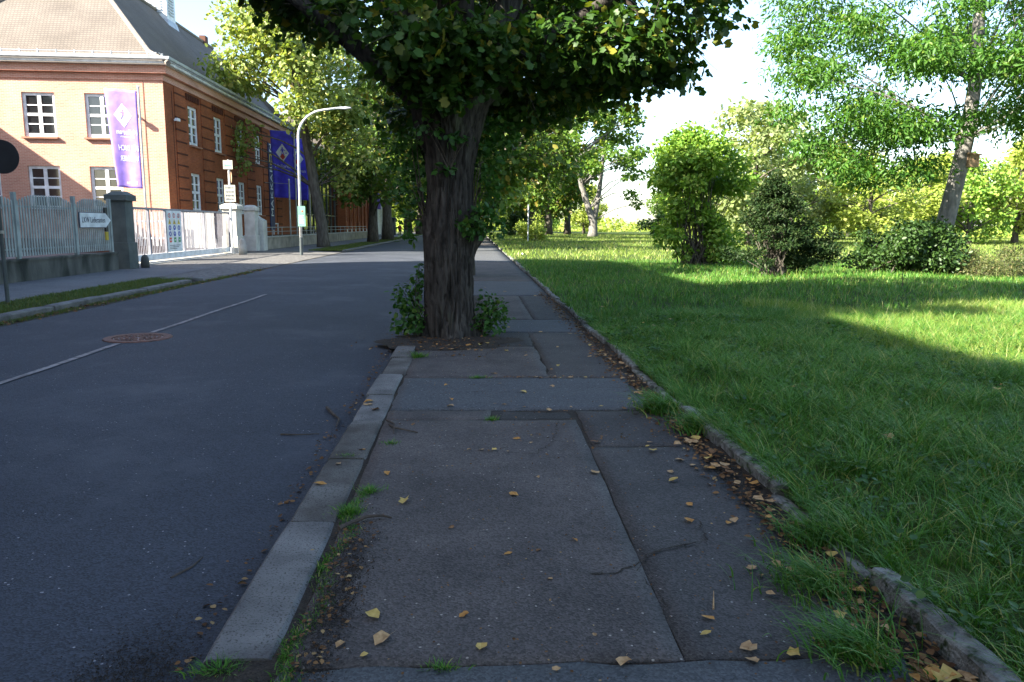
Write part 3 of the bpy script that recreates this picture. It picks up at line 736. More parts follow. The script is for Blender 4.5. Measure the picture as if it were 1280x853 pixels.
# far lawn: paler, seeding grass
parts_V = []; parts_F = []; off = 0
n = 90000
X, Y = field(n, 33, 120, kx=0.85)
push(*blades(rng, X, Y, lawn_z(X, Y) - 0.02, rng.uniform(0.14, 0.34, n), rng.uniform(0.014, 0.026, n), rng.uniform(0.2, 0.8, n), 1))
# tall straw-coloured seed heads in the sunny clearing and beyond
n = 1400
X, Y = field(n, 11.5, 34, x0=5.0)
push(*blades(rng, X, Y, lawn_z(X, Y) - 0.01, rng.uniform(0.22, 0.42, n), rng.uniform(0.003, 0.006, n), rng.uniform(0.05, 0.45, n), 3))
n = 30000
X, Y = field(n, 7.0, 15.0, x0=5.3)
k = (Y > 7.2 + 0.5 * np.sin(X * 2)) & (Y < 14.0 + 0.7 * np.sin(X * 1.3 + 1)) & (X > 5.6 + .3 * np.sin(Y * 3)); X = X[k]; Y = Y[k]; n = len(X)  # pale blades kept to the sun patch, its brightness put into their colour
push(*blades(rng, X, Y, lawn_z(X, Y) - 0.01, rng.uniform(0.14, 0.30, n), rng.uniform(0.0025, 0.005, n), rng.uniform(0.2, 0.9, n), 2))
go = link('tall_grass', np_mesh('tall_grass', np.concatenate(parts_V), np.concatenate(parts_F), 3), 'grass_dry_sunlit')
tag(go, kind='stuff', label='pale seeding grass of the far lawn, and paler blades brightening the sunlit clearing', cat='grass')
# verge grass and gutter weeds on the far side of the road
parts_V = []; parts_F = []; off = 0
n = 16000
X = rng.uniform(-9.3, -8.05, n); Y = rng.uniform(6, 21.8, n)
push(*blades(rng, X, Y, X * 0 - 0.0, rng.uniform(0.03, 0.10, n), rng.uniform(0.003, 0.006, n), rng.uniform(0.2, 1, n), 2))
n = 9000
Y = rng.uniform(7, 27, n); X = -7.62 + rng.normal(size=n) * 0.09 - 0.15 * (tuftiness(Y * 0.7, Y) > 0.6) * rng.random(n)
k = (tuftiness(Y * 0.9, Y * 1.1) > 0.3) & (X < -7.4); X = X[k]; Y = Y[k]; n = len(X)
push(*blades(rng, X, Y, X * 0 - 0.075, rng.uniform(0.03, 0.09, n), rng.uniform(0.004, 0.008, n), rng.uniform(0.2, 1, n), 2))
n = 14000
X = rng.uniform(-9.85, -8.05, n); Y = 45 + 90 * rng.random(n) ** 1.5
push(*blades(rng, X, Y, X * 0, rng.uniform(0.05, 0.14, n), rng.uniform(0.01, 0.02, n), rng.uniform(0.2, 1, n), 2))
go = link('verge_grass', np_mesh('verge_grass', np.concatenate(parts_V), np.concatenate(parts_F), 3), 'grass_verge')
tag(go, kind='stuff', label='short trodden grass on the verge across the road', cat='grass')

# ------------------------------------------------------------------ tufts that can be told apart
def tuft(x, y, z, r, h, n, label, mt='grass_blade', seed=0, lean=(0.4, 1.1), wd=(0.0022, 0.004), group=None, ell=1.0):
    rg = np.random.default_rng(seed)
    a = rg.uniform(0, 2 * np.pi, n); q = np.abs(rg.normal(size=n)) * r * 0.6
    if h > 0.15:
        q = q * 1.5; a2 = np.pi + rg.normal(size=n) * 0.95
    else: a2 = a
    V, F = blades(rg, q * np.cos(a), q * np.sin(a) * ell, np.zeros(n) - 0.01, h * rg.uniform(0.3, 1.2, n), rg.uniform(*wd, n), rg.uniform(*lean, n), 4, dirs=a2 + rg.normal(size=n) * 0.5)
    o = link('grass_tuft', np_mesh('grass_tuft', V, F, 3), mt, None, (x, y, z))
    return tag(o, label, 'grass tuft', group)
tuft(-0.62, 4.30, 0.0, 0.07, 0.05, 260, 'small grass tuft in the kerb joint, farther of the pair by the curved twig', seed=1)
tuft(-0.69, 3.98, 0.0, 0.08, 0.055, 320, 'small grass tuft growing right beside the curved twig on the kerb', seed=2)
tuft(-0.92, 2.52, -0.02, 0.09, 0.06, 300, 'grass tuft filling the chipped kerb joint at the bottom edge', seed=3, ell=0.5)
tuft(-0.66, 8.95, 0.0, 0.10, 0.09, 260, 'bright grass tuft at the kerb just before the thick trunk', seed=4)
tuft(-0.60, 5.30, 0.0, 0.05, 0.04, 140, 'tiny grass sprout at the kerb between the brown twigs', seed=5)
tuft(-0.86, 5.0, 0.0, 0.06, 0.035, 160, 'flat grass tuft in the slab joint below a fallen leaf', seed=15, ell=0.4)
tuft(1.66, 6.22, 0.0, 0.14, 0.26, 700, 'big drooping grass tussock hanging over the edging onto the walkway', seed=6, lean=(0.6, 1.25), wd=(0.003, 0.005))
tuft(1.80, 5.62, 0.02, 0.13, 0.2, 520, 'second drooping tussock over the edging, nearer than the biggest one', seed=7, lean=(0.6, 1.25), wd=(0.003, 0.005))
tuft(1.58, 3.05, 0.0, 0.16, 0.2, 620, 'loose grass tussock on the walkway side of the edging among brown leaves', seed=8, lean=(0.6, 1.25), wd=(0.0025, 0.0045))
tuft(1.48, 2.5, 0.0, 0.14, 0.22, 560, 'long grass tussock spilling over the asphalt at the bottom right', seed=9, lean=(0.6, 1.25), wd=(0.0025, 0.0045))
tuft(1.78, 3.5, 0.02, 0.12, 0.2, 460, 'grass tussock leaning over the bare middle edging stone', seed=10, lean=(0.6, 1.25), wd=(0.0025, 0.0045))
tuft(0.16, 5.97, 0.0, 0.06, 0.045, 150, 'low grass tuft at the left corner of the black patch', seed=11)
tuft(0.05, 7.68, 0.0, 0.10, 0.045, 200, 'low grass tuft in the cross joint beyond the smooth patch', seed=12, ell=0.5)
tuft(-0.1, 2.48, 0.0, 0.06, 0.04, 120, 'little grass tuft in the cross joint nearest the camera', seed=13, ell=0.4)
# moss and weeds along the inner kerb joint
V_, F_ = [], []
rg = np.random.default_rng(31); n = 3000
yy = 2.0 + 2.3 * rg.random(n) ** 1.2; xx = -0.66 + rg.normal(size=n) * 0.022 + 0.03 * np.sin(yy * 9)
V, F = blades(rg, xx, yy, np.zeros(n) - 0.012, rg.uniform(0.012, 0.045, n), rg.uniform(0.002, 0.004, n), rg.uniform(0.2, 1.1, n), 2)
o = link('joint_weeds', np_mesh('joint_weeds', V, F, 3), 'grass_blade'); tag(o, kind='stuff', label='moss and fine weeds along the kerb joint', cat='weeds')

# broad-leaved weeds and clover between the grass
rg = np.random.default_rng(71); m_ = 620
X, Y = field(m_, 2.2, 12.0); per = 13
x = np.repeat(X, per) + rg.normal(size=m_ * per) * .05; y_ = np.repeat(Y, per) + rg.normal(size=m_ * per) * .05; n = len(x)
a = rg.uniform(0, 6.28, n); tip = np.stack([np.cos(a), np.sin(a), .25 + .3 * rg.random(n)], 1); nr = np.stack([rg.normal(size=n) * .3, rg.normal(size=n) * .3, np.ones(n)], 1)
V, F = leaf_arrays(np.stack([x, y_, lawn_z(x, y_) + rg.uniform(.04, .13, n)], 1), rg.uniform(.025, .06, n), tip, nr, 'oval')
o = link('clover', np_mesh('clover', V, F, 3), 'leaf_sucker'); tag(o, kind='stuff', label='clover and broad-leaved weeds growing through the lawn', cat='weeds')

# ------------------------------------------------------------------ dirt and leaf litter
def blotch(cx, cy, rx, ry, z, mt, seed, name='dirt_patch', n=40):
    mb = MB(); vs = [(cx, cy, z + 0.004)]
    for k in range(n):
        a = 2 * math.pi * k / n
        q = 1 + 0.35 * nz(math.cos(a) * 1.2, math.sin(a) * 1.2, 1.3, seed) + 0.2 * nz(math.cos(a), math.sin(a), 5, seed)
        vs.append((cx + rx * q * math.cos(a) * 0.8, cy + ry * q * math.sin(a) * 0.8, z + 0.003))
    for k in range(n):
        a = 2 * math.pi * k / n
        q = 1 + 0.35 * nz(math.cos(a) * 1.2, math.sin(a) * 1.2, 1.3, seed) + 0.2 * nz(math.cos(a), math.sin(a), 5, seed)
        vs.append((cx + rx * q * math.cos(a), cy + ry * q * math.sin(a), z - 0.006))
    fs = [(0, 1 + k, 1 + (k + 1) % n) for k in range(n)] + [(1 + k, 1 + n + k, 1 + n + (k + 1) % n, 1 + (k + 1) % n) for k in range(n)]
    o = mb.add(vs, fs).build(name, mt, WALK); tag(o, kind='stuff'); return o
blotch(-0.35, 10.1, 0.95, 0.7, 0.008, 'dirt', 2)
blotch(-0.35, 11.9, 0.55, 1.2, 0.006, 'dirt', 3)
blotch(-7.62, 16, 0.22, 6.5, -0.07, 'dirt', 9, n=90)
def litter(n, xf, yf, zf, size, seed, mt, label):
    rg = np.random.default_rng(seed)
    y = yf(rg, n); x = xf(rg, n, y); z = zf(x, y) + rg.uniform(0.004, 0.022, n)
    nrm = np.stack([rg.normal(size=n) * 0.35, rg.normal(size=n) * 0.35, np.ones(n)], 1)
    a = rg.uniform(0, 6.28, n); tip = np.stack([np.cos(a), np.sin(a), rg.normal(size=n) * 0.12], 1)
    V, F = leaf_arrays(np.stack([x, y, z], 1), size * rg.uniform(0.4, 1.4, n), tip, nrm, 'oval')
    o = link('leaf_litter', np_mesh('leaf_litter', V, F, 3), mt); tag(o, label, 'leaf litter', kind='stuff')
Z0 = lambda x, y: 0 * x
def soil(n, cx, cy, sx, sy, z, seed, label):
    rg = np.random.default_rng(seed); x = cx + rg.normal(size=n) * sx; y = cy + rg.normal(size=n) * sy
    nrm = np.stack([rg.normal(size=n) * .5, rg.normal(size=n) * .5, np.ones(n)], 1); a = rg.uniform(0, 6.28, n); tip = np.stack([np.cos(a), np.sin(a), rg.normal(size=n) * .3], 1)
    V, F = leaf_arrays(np.stack([x, y, z + rg.uniform(.002, .010, n)], 1), rg.uniform(.0035, .011, n), tip, nrm, 'card')
    o = link('soil_crumbs', np_mesh('soil_crumbs', V, F, 3), 'dirt'); tag(o, label, 'soil', kind='stuff')
soil(9000, -1.26, 2.40, .13, .26, road_z(-1.2) + .004, 1, 'dark soil washed against the kerb on the road at the bottom')
soil(5500, -.58, 3.0, .055, .42, .004, 2, 'dark soil crumbs on the walkway beside the kerb slab')
soil(4200, -.25, 9.75, .5, .4, .006, 3, 'dark soil crumbs around the foot of the thick trunk')
soil(2200, 1.62, 4.2, .07, 1.6, .004, 4, 'dark soil crumbs along the low edging')
soil(1200, -1.09, 6.0, .05, 2.4, road_z(-1.1) + .004, 5, 'dark soil crumbs in the road gutter')
litter(2600, lambda r_, n, y: np.minimum(1.70 + r_.normal(size=n) * 0.07 - 0.05 * np.abs(r_.normal(size=n)), 1.79), lambda r_, n: 1.9 + 16 * r_.random(n) ** 1.4, Z0, 0.034, 1, 'litter_brown', 'brown leaf litter heaped along the low edging')
litter(2600, lambda r_, n, y: r_.uniform(-0.7, 1.6, n), lambda r_, n: 2 + 20 * r_.random(n) ** 1.3, Z0, 0.012, 2, 'litter_brown', 'crumbs of dry leaf scattered over the walkway')
litter(500, lambda r_, n, y: -0.4 + r_.normal(size=n) * 0.4, lambda r_, n: 10.0 + r_.normal(size=n) * 0.45, Z0, 0.035, 3, 'litter_brown', 'dry leaves gathered at the foot of the thick trunk')
litter(260, lambda r_, n, y: -1.07 - np.abs(r_.normal(size=n)) * 0.06, lambda r_, n: 2.3 + 9 * r_.random(n), lambda x, y: 0 * x - 0.07, 0.03, 4, 'litter_brown', 'dry leaves and twigs in the road gutter by the kerb')
litter(260, lambda r_, n, y: -0.6 + r_.normal(size=n) * 0.06, lambda r_, n: 2.2 + 1.6 * r_.random(n), Z0, 0.022, 5, 'litter_brown', 'crumbled leaves on the dirt strip beside the kerb')
litter(900, lambda r_, n, y: -7.62 + r_.normal(size=n) * 0.12, lambda r_, n: 8 + 20 * r_.random(n), lambda x, y: 0 * x - 0.06, 0.06, 6, 'litter_brown', 'brown leaves in the gutter across the road')
litter(260, lambda r_, n, y: np.where(r_.random(n) < 0.5, 0.1 + 0.9 * r_.random(n), 1.0 + 0.6 * r_.random(n)), lambda r_, n: np.where(r_.random(n) < 0.5, 7.68 + r_.normal(size=n) * 0.035, 5.6 + r_.normal(size=n) * 0.3), Z0, 0.022, 7, 'litter_brown', 'dry leaf crumbs caught in the cross joints')
# ================================================================== BUILDINGS
BX, BY = -15.8, 40.0           # the street corner of the brick building
W_BLOCK, L_BLOCK, EAVE = 14.0, 29.0, 9.8
bld = empty('brick_building', (BX, BY, 0), 'red brick building with hipped tiled roof, roof lantern and white windows behind the gate', 'building')
def wall_open(u0, u1, z0, z1, ops, mp, depth=0.22):
    """wall face with real openings and reveals. mp(u, d, z) -> local point, d = depth into the wall"""
    us = sorted({u0, u1, *[o[0] for o in ops], *[o[1] for o in ops]}); zs = sorted({z0, z1, *[o[2] for o in ops], *[o[3] for o in ops]})
    mb = MB(); idx = {}; vs = []; fs = []
    def vid(u, z):
        if (u, z) not in idx: idx[(u, z)] = len(vs); vs.append(mp(u, 0, z))
        return idx[(u, z)]
    for a, b in zip(us[:-1], us[1:]):
        for c, d in zip(zs[:-1], zs[1:]):
            um, zm = (a + b) / 2, (c + d) / 2
            if any(o[0] < um < o[1] and o[2] < zm < o[3] for o in ops): continue
            fs.append((vid(a, c), vid(b, c), vid(b, d), vid(a, d)))
    mb.add(vs, fs)
    for (a, b, c, d) in ops:
        q = [(a, c), (b, c), (b, d), (a, d)]
        for (p, r_) in zip(q, q[1:] + q[:1]):
            mb.add([mp(p[0], 0, p[1]), mp(r_[0], 0, r_[1]), mp(r_[0], depth, r_[1]), mp(p[0], depth, p[1])], [(0, 1, 2, 3)])
    return mb

# window kinds: mesh in a local frame (u across, z up, y = depth, front at y=0), shared by every copy
def window_kit(wd, ht, rows, thick_row, sill=True, key=''):
    f = 0.145; c = 0.14; g = 0.055; mb = MB()
    mb.box(0, f, 0, 0.08, 0, ht); mb.box(wd - f, wd, 0, 0.08, 0, ht)
    mb.box(f, wd - f, 0, 0.08, 0, f * 1.3); mb.box(f, wd - f, 0, 0.08, ht - f, ht)
    mb.box(wd / 2 - c / 2 - .02, wd / 2 + c / 2 + .02, 0.004, 0.075, f * 1.3, ht - f)
    zs = []; pane = []
    inner0, inner1 = f * 1.3, ht - f
    dz = (inner1 - inner0) / rows
    for k in range(1, rows):
        z = inner0 + dz * k; hh = (c if k == thick_row else g) / 2
        for (a, b) in ((f, wd / 2 - c / 2 - .02), (wd / 2 + c / 2 + .02, wd - f)):
            mb.box(a, b, 0.008 if k != thick_row else -0.004, 0.07, z - hh, z + hh)
        zs.append((z, hh))
    edges = [inner0] + [q for z, hh in zs for q in (z - hh, z + hh)] + [inner1]
    cells = []
    for k in range(rows):
        for (a, b) in ((f, wd / 2 - c / 2 - .02), (wd / 2 + c / 2 + .02, wd - f)):
            cells.append((a, b, edges[2 * k], edges[2 * k + 1]))
    fm = mb.mesh('window'); fm.materials.append(MATS['white_paint'])
    pms = []
    for (a, b, c_, d) in cells:
        vs_ = []
        for pm_ in ('pane_glass', 'pane_mirror', 'pane_blind'):
            p = MB().box(a, b, 0.045, 0.052, c_, d).mesh('pane'); p.materials.append(MATS[pm_]); vs_.append(p)
        pms.append(vs_)
    sm = MB().box(-0.08, wd + 0.08, -0.16, 0.06, -0.09, -0.002).mesh('sill'); sm.materials.append(MATS['sill_stone'])
    rm = MB().box(0.0, wd, 0.22, 0.24, 0.0, ht).mesh('blind'); 
    return fm, pms, sm
WR = random.Random(4)
def put_window(kit, parent, loc, rz, panes=True, sill=True, inset=0.09):
    fm, pms, sm = kit
    o = bpy.data.objects.new('window', fm); C.objects.link(o); o.parent = parent; o.location = loc; o.rotation_euler = (0, 0, rz)
    if panes:
        side = abs(rz) > 0.1; base = WR.choices((0, 1, 2), (1, 7, 0) if side else (8, 1, 0))[0]; rows_blind = WR.choice((0, 0, 0, 2))
        for k_, vs_ in enumerate(pms):
            kk = 2 if k_ >= len(pms) - rows_blind else base
            q = bpy.data.objects.new('pane', vs_[kk]); C.objects.link(q); q.parent = o
    if sill:
        q = bpy.data.objects.new('sill', sm); C.objects.link(q); q.parent = o; q.location = (0, -inset, 0)
    return o
kit_front = window_kit(1.62, 2.2, 4, 2)
kit_side = window_kit(1.5, 2.15, 4, 2)
# front (faces -Y): local x = -14..0, y = 0
ops = []
for ux in (-14 + 0.35 if False else -13.0, -10.05, -7.05, -3.95):
    for z0 in (2.2, 5.84): ops.append((ux, ux + 1.62, z0, z0 + 2.2))
wall_open(-W_BLOCK, 0, 0.7, 9.0, ops, lambda u, d, z: (u, d, z)).build('wall', 'brick_front_lit', bld)
for (a, b, c_, d) in ops: put_window(kit_front, bld, (a, 0.10, c_), 0, inset=0.10)
# street side (faces +X): local y = 0..23
sy = [3.2, 7.35, 11.65, 15.85, 19.6]
ops2 = []
for v in sy:
    for z0 in (2.2, 5.88):
        if v > 19 : continue
        ops2.append((v, v + 1.5, z0, z0 + 2.15))
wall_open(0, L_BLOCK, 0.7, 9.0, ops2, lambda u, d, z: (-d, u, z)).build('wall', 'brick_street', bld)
for (a, b, c_, d) in ops2: put_window(kit_side, bld, (-0.10, a, c_), R(90), inset=0.10)
# solid core coloured dark for the unlit rooms behind the panes, plinth, cornice
MB().box(-W_BLOCK + 0.5, -0.5, 0.5, L_BLOCK, 0.0, 9.2).build('interior', 'room_dark', bld)
mb = MB(); mb.box(-W_BLOCK, 0.07, -0.07, L_BLOCK, -0.1, 0.7); mb.build('plinth', 'brick_dark', bld)
MB().box(-W_BLOCK, 0.06, -0.06, L_BLOCK, 8.72, 9.02).build('string_course', 'brick_front_lit', bld)
MB().box(-W_BLOCK, 0.30, -0.30, L_BLOCK, 9.04, 9.42).build('cornice', 'brick_front_lit', bld)
MB().box(-W_BLOCK, 0.42, -0.42, L_BLOCK, 9.43, 9.62).build('eave_board', 'white_render', bld)
# gutters
gt = MB()
prof = [(0.0, 0.0), (0.02, -0.10), (0.10, -0.15), (0.18, -0.10), (0.20, 0.02), (0.17, 0.02), (0.155, -0.08), (0.10, -0.12), (0.045, -0.08), (0.03, 0.0)]
gt.prism([(-0.42 - p[0], 9.78 + p[1]) for p in prof], 'x', -W_BLOCK, 0.62)
gt.build('gutter', 'zinc', bld)
g2 = MB(); g2.prism([(0.42 + p[0], 9.78 + p[1]) for p in prof], 'y', -0.62, L_BLOCK); g2.build('gutter', 'zinc', bld)
# pilaster strips and raised bands painted dark for groove shade, between the street windows
for a, b in ((0.0, 0.0), (1.3, 2.7), (5.15, 6.95), (9.35, 11.2), (13.6, 15.4), (17.7, 19.2), (21.3, 22.8)):
    if b == 0: continue
    MB().box(0.0, 0.05, a, b, 0.72, 8.70).build('pilaster', 'brick_street', bld)
    z = 1.5
    mb = MB()
    while z < 8.4:
        mb.box(0.03, 0.062, a - 0.03, b + 0.03, z, z + 0.09); z += 0.62
    o = mb.build('shaded_course', 'brick_groove_shade', bld)
# dentil frieze over the upper windows, blocks painted dark for its niche shade
dm = MB().box(0.0, 0.075, 0, 0.16, 0, 0.34).mesh('dentil'); dm.materials.append(MATS['brick_groove_shade'])
for v in sy[:4]:
    for k in range(7):
        o = bpy.data.objects.new('dentil', dm); C.objects.link(o); o.parent = bld; o.location = (0, v - 0.25 + k * 0.29, 8.28)
# dark raised strip for the corner groove on the street side and the vertical joint on the front
MB().box(0.0, 0.012, 1.0, 1.06, 0.72, 8.4).build('downpipe_joint', 'brick_groove_shade', bld)
MB().box(-1.02, -0.98, -0.02, -0.002, 0.72, 8.7).build('wall_joint', 'sill_stone', bld)
# roof: bell-cast hip on the south end, long street slope, ridge at local x=-7
t = 0.985; rw = W_BLOCK / 2; zE = 9.72
def rf(d): return zE + (0.55 * d if d < 1.0 else 0.55 + t * (d - 1.0)) + (0.0)
ds = [-0.55, 0.3, 1.0, 7.0]
def zr(d): return zE + 0.55 * (d + 0.0) if d <= 1.0 else zE + 0.55 + 1.06 * (d - 1.0)
mb = MB()
yN = L_BLOCK + 0.0
for d0, d1 in zip(ds[:-1], ds[1:]):
    mb.add([(-W_BLOCK + d0, d0, zr(d0)), (-d0, d0, zr(d0)), (-d1, d1, zr(d1)), (-W_BLOCK + d1, d1, zr(d1))], [(0, 1, 2, 3)])
mb.build('hip_roof', 'roof_tile', bld)
mb = MB()
for d0, d1 in zip(ds[:-1], ds[1:]):
    mb.add([(-d0, d0, zr(d0)), (-d0, yN, zr(d0)), (-d1, yN, zr(d1)), (-d1, d1, zr(d1))], [(0, 1, 2, 3)])
mb.build('street_roof', 'roof_tile', bld)
mb = MB()
for d0, d1 in zip(ds[:-1], ds[1:]):
    mb.add([(-W_BLOCK + d0, d0, zr(d0)), (-W_BLOCK + d1, d1, zr(d1)), (-W_BLOCK + d1, yN, zr(d1)), (-W_BLOCK + d0, yN, zr(d0))], [(0, 1, 2, 3)])
mb.add([(0.3, yN - 0.02, 9.0), (-W_BLOCK, yN - 0.02, 9.0), (-W_BLOCK + 0.55, yN - 0.02, zr(-0.55)), (-7, yN - 0.02, zr(7.0)), (0.55, yN - 0.02, zr(-0.55))], [(0, 1, 2, 3, 4)])
mb.build('court_roof', 'roof_tile', bld)
for pts in ([(-d, d, zr(d) + 0.06) for d in ds], [(-W_BLOCK + d, d, zr(d) + 0.06) for d in ds], [(-7, 7, zr(7) + 0.06), (-7, yN, zr(7) + 0.06)]):
    MB().tube(pts, 0.13, 8).build('ridge_tiles', 'ridge_tile', bld)
# snow guards along both eaves
for kind in (0, 1):
    n = 15 if kind == 0 else 30
    mb = MB()
    for z_ in (0.0, 0.13):
        if kind == 0: mb.tube([(-W_BLOCK + 0.3, 0.22, zr(0.22) + 0.16 + z_), (-0.3, 0.22, zr(0.22) + 0.16 + z_)], 0.018, 5)
        else: mb.tube([(-0.22, 0.3, zr(0.22) + 0.16 + z_), (-0.22, yN, zr(0.22) + 0.16 + z_)], 0.018, 5)
    sg = mb.build('snow_guard', 'zinc', bld)
    for k in range(n):
        b = MB()
        if kind == 0:
            x = -W_BLOCK + 0.6 + k * 0.9; b.box(x, x + 0.05, 0.20, 0.30, zr(0.2), zr(0.2) + 0.36)
        else:
            y = 0.7 + k * 0.93; b.box(-0.30, -0.20, y, y + 0.05, zr(0.2), zr(0.2) + 0.36)
        b.build('bracket', 'zinc', sg)
# louvred lantern riding the ridge
lant = empty('roof_lantern', (-7.0, 18.0, zr(7.0) - 0.9)); lant.parent = bld
MB().frustum(0, 0, -0.9, 0.35, 1.15, 1.15, 0.85, 0.85).build('base', 'zinc', lant)
MB().box(-0.78, 0.78, -0.78, 0.78, 0.35, 3.3).build('body', 'white_paint', lant)
lm = MB().box(-0.42, 0.42, -0.05, 0.03, 0, 0.09).mesh('louvre'); lm.materials.append(MATS['zinc'])
for k in range(11):
    for (lx, ly, rz) in ((0, -0.80, 0), (0.80, 0, R(90))):
        o = bpy.data.objects.new('louvre', lm); C.objects.link(o); o.parent = lant; o.location = (lx, ly, 0.75 + k * 0.2); o.rotation_euler = (R(0), 0, rz)
MB().frustum(0, 0, 3.3, 3.42, 0.95, 0.95, 0.95, 0.95).build('cornice', 'zinc', lant)
MB().frustum(0, 0, 3.42, 4.6, 0.9, 0.9, 0.05, 0.05).build('cap', 'zinc', lant)
mb = MB(); mb.box(-7.25, -6.75, 26.5, 27.2, zr(7) - 0.3, zr(7) + 0.55); mb.build('chimney', 'brick_dark', bld)
# security camera on the street corner
cm = MB(); cm.box(0.02, 0.10, 1.12, 1.20, 6.9, 7.0); cm.tube([(0.06, 1.16, 6.95), (0.28, 1.0, 6.93)], 0.02, 6); cm.box(0.22, 0.36, 0.72, 1.1, 6.86, 7.0)
cm.build('security_camera', 'white_paint', bld)
# long wing whose roof shows behind the hip, and the court wing out of frame to the left (it throws the slanting shade on the front)
wing = empty('brick_building', (-29.0, 40.0, 0), 'long brick court wing with low tiled roof adjoining the front block at left', 'building')
MB().box(-12, -0.0, -14.0, 30.0, 0, 9.6).build('wall', 'brick_front_lit', wing)
wr = MB(); wr.prism([(0.0, 9.95), (0.0, 9.62), (-12.4, 9.62), (-12.4, 9.95), (-6.2, 13.9)], 'y', -14.4, 30.0); wr.build('roof', 'roof_tile', wing)
for v in (-12.5, -9.2, -5.9, -2.6):
    for z0 in (2.2, 5.84): put_window(kit_side, wing, (0.01, v, z0), R(90), panes=True, sill=False)
rear = empty('brick_building', (-29.8, 47.0, 0), 'rear brick wing whose tall tiled roof rises behind the hip at the upper left', 'building')
MB().box(-16.0, 5.2, 1.0, 13.0, 0, 9.6).build('wall', 'brick_front_lit', rear)
mb = MB(); mb.prism([(0.4, 9.7), (13.6, 9.7), (7.0, 17.2)], 'x', -16.0, 6.9); mb.build('roof', 'roof_tile', rear)

# tall works building on the near left, outside the frame: its shade lies over the street and the lawn
wb = empty('brick_building', (-18.6, -4.0, 0), 'tall brick works building across the street, nearer than the fence', 'building')
HB = 17.75
ops = []
for v in np.arange(-30, 24, 4.0):
    for z0 in (1.4, 5.4, 9.4, 13.4): ops.append((v, v + 1.62, z0, z0 + 2.2))
wall_open(-32, 25.7, 0, HB, ops, lambda u, d, z: (-d, u, z)).build('wall', 'brick_street', wb)
MB().box(-8, -0.45, -32, 25.5, 0, HB - 0.1).build('interior', 'room_dark', wb)
MB().box(-8, 0, 25.52, 25.7, 0, HB).build('wall', 'brick_street', wb)
MB().box(-8.2, 0.22, -32.2, 25.9, HB, HB + 0.5).build('cornice', 'white_render', wb)
for (a, b, c_, d) in ops: put_window(kit_front, wb, (-0.12, a, c_), R(90), panes=False, sill=True, inset=0.12)
pg = MB()
for (a, b, c_, d) in ops: pg.box(-0.18, -0.17, a + 0.05, b - 0.05, c_ + 0.05, d - 0.05)
o = pg.build('window_glass', 'pane_glass', wb); tag(o, kind='stuff')

# ------------------------------------------------------------------ vertical navy sign on the street side
sg = empty('wall_sign', (BX + 0.07, BY + 18.9, 1.1), 'tall narrow navy sign with vertical white letters and yellow ring on the brick wall', 'sign')
MB().box(0, 0.06, 0, 1.25, 0, 6.6).build('board', 'sign_navy', sg)
zz = 1.35
for ch in 'MAKKAR':
    me = text_mesh(ch, 0.92, 0.006); me.materials.append(MATS['sign_white'])
    o = bpy.data.objects.new('letter', me); C.objects.link(o); o.parent = sg; o.location = (0.067, 0.62, zz)
    o.rotation_euler = (R(90), R(-90), R(90)); o.rotation_euler = Matrix(((0, 0, 1), (0, -0.0, 0), (0, 0, 0))).to_euler() if False else o.rotation_euler
    # text x axis -> +z, text y axis -> -y (towards the viewer's left), normal -> +x
    M3 = Matrix(((0, 0, 1), (0, -1, 0), (1, 0, 0)))
    o.rotation_euler = M3.to_euler(); zz += 0.66
ring = MB(); n = 28
ring_o = [(0.62 + 0.40 * math.cos(2 * math.pi * k / n), zz + 0.12 + 0.46 * math.sin(2 * math.pi * k / n)) for k in range(n)]
ring_i = [(0.62 + 0.26 * math.cos(2 * math.pi * k / n), zz + 0.12 + 0.30 * math.sin(2 * math.pi * k / n)) for k in range(n)]
vs = [(0.072, *p) for p in ring_o] + [(0.072, *p) for p in ring_i] + [(0.06, *p) for p in ring_o] + [(0.06, *p) for p in ring_i]
fs = []
for k in range(n):
    j = (k + 1) % n; fs += [(k, j, n + j, n + k), (k, 2 * n + k, 2 * n + j, j), (n + k, n + j, 3 * n + j, 3 * n + k)]
ring.add(vs, fs).build('ring', 'print_yellow', sg)
me = text_mesh('N', 0.92, 0.006); me.materials.append(MATS['sign_white'])
o = bpy.data.objects.new('letter', me); C.objects.link(o); o.parent = sg; o.location = (0.067, 0.62, zz + 0.95); o.rotation_euler = M3.to_euler()

# ------------------------------------------------------------------ glazed entrance hall and the second brick building further on
gh = empty('glass_hall', (-16.6, 69.2, 0), 'glazed steel entrance hall between the two brick buildings', 'building')
MB().box(-8, -0.6, 0, 23, 0.0, 9.4).build('interior', 'room_dark', gh)
MB().box(-8.2, 0.3, -0.1, 23.2, 9.4, 9.8).build('roof', 'steel_frame', gh)
gm = MB().box(-0.02, 0.02, 0.05, 2.35, 0.05, 2.2).mesh('pane'); gm.materials.append(MATS['pane_glass'])
for j in range(10):
    MB().box(-0.08, 0.12, j * 2.4 - 0.05, j * 2.4 + 0.05, 0, 9.4).build('mullion', 'steel_frame', gh)
    for k in range(4):
        o = bpy.data.objects.new('pane', gm); C.objects.link(o); o.parent = gh; o.location = (0.0, j * 2.4, 0.3 + k * 2.27)
for k in range(5): MB().box(-0.06, 0.08, 0, 22.0, 0.2 + k * 2.27, 0.32 + k * 2.27).build('transom', 'steel_frame', gh)
b2 = empty('brick_building', (-15.8, 92.6, 0), 'second red brick building beyond the glazed hall, seen between street trees', 'building')
ops = []
for v in np.arange(1.2, 23, 3.4):
    for z0 in (1.9, 5.6): ops.append((v, v + 1.5, z0, z0 + 2.15))
wall_open(0, 25, 0, 9.6, ops, lambda u, d, z: (-d, u, z)).build('wall', 'brick_street', b2)
MB().box(-11.5, -0.4, 0.3, 24.8, 0, 9.5).build('interior', 'room_dark', b2)
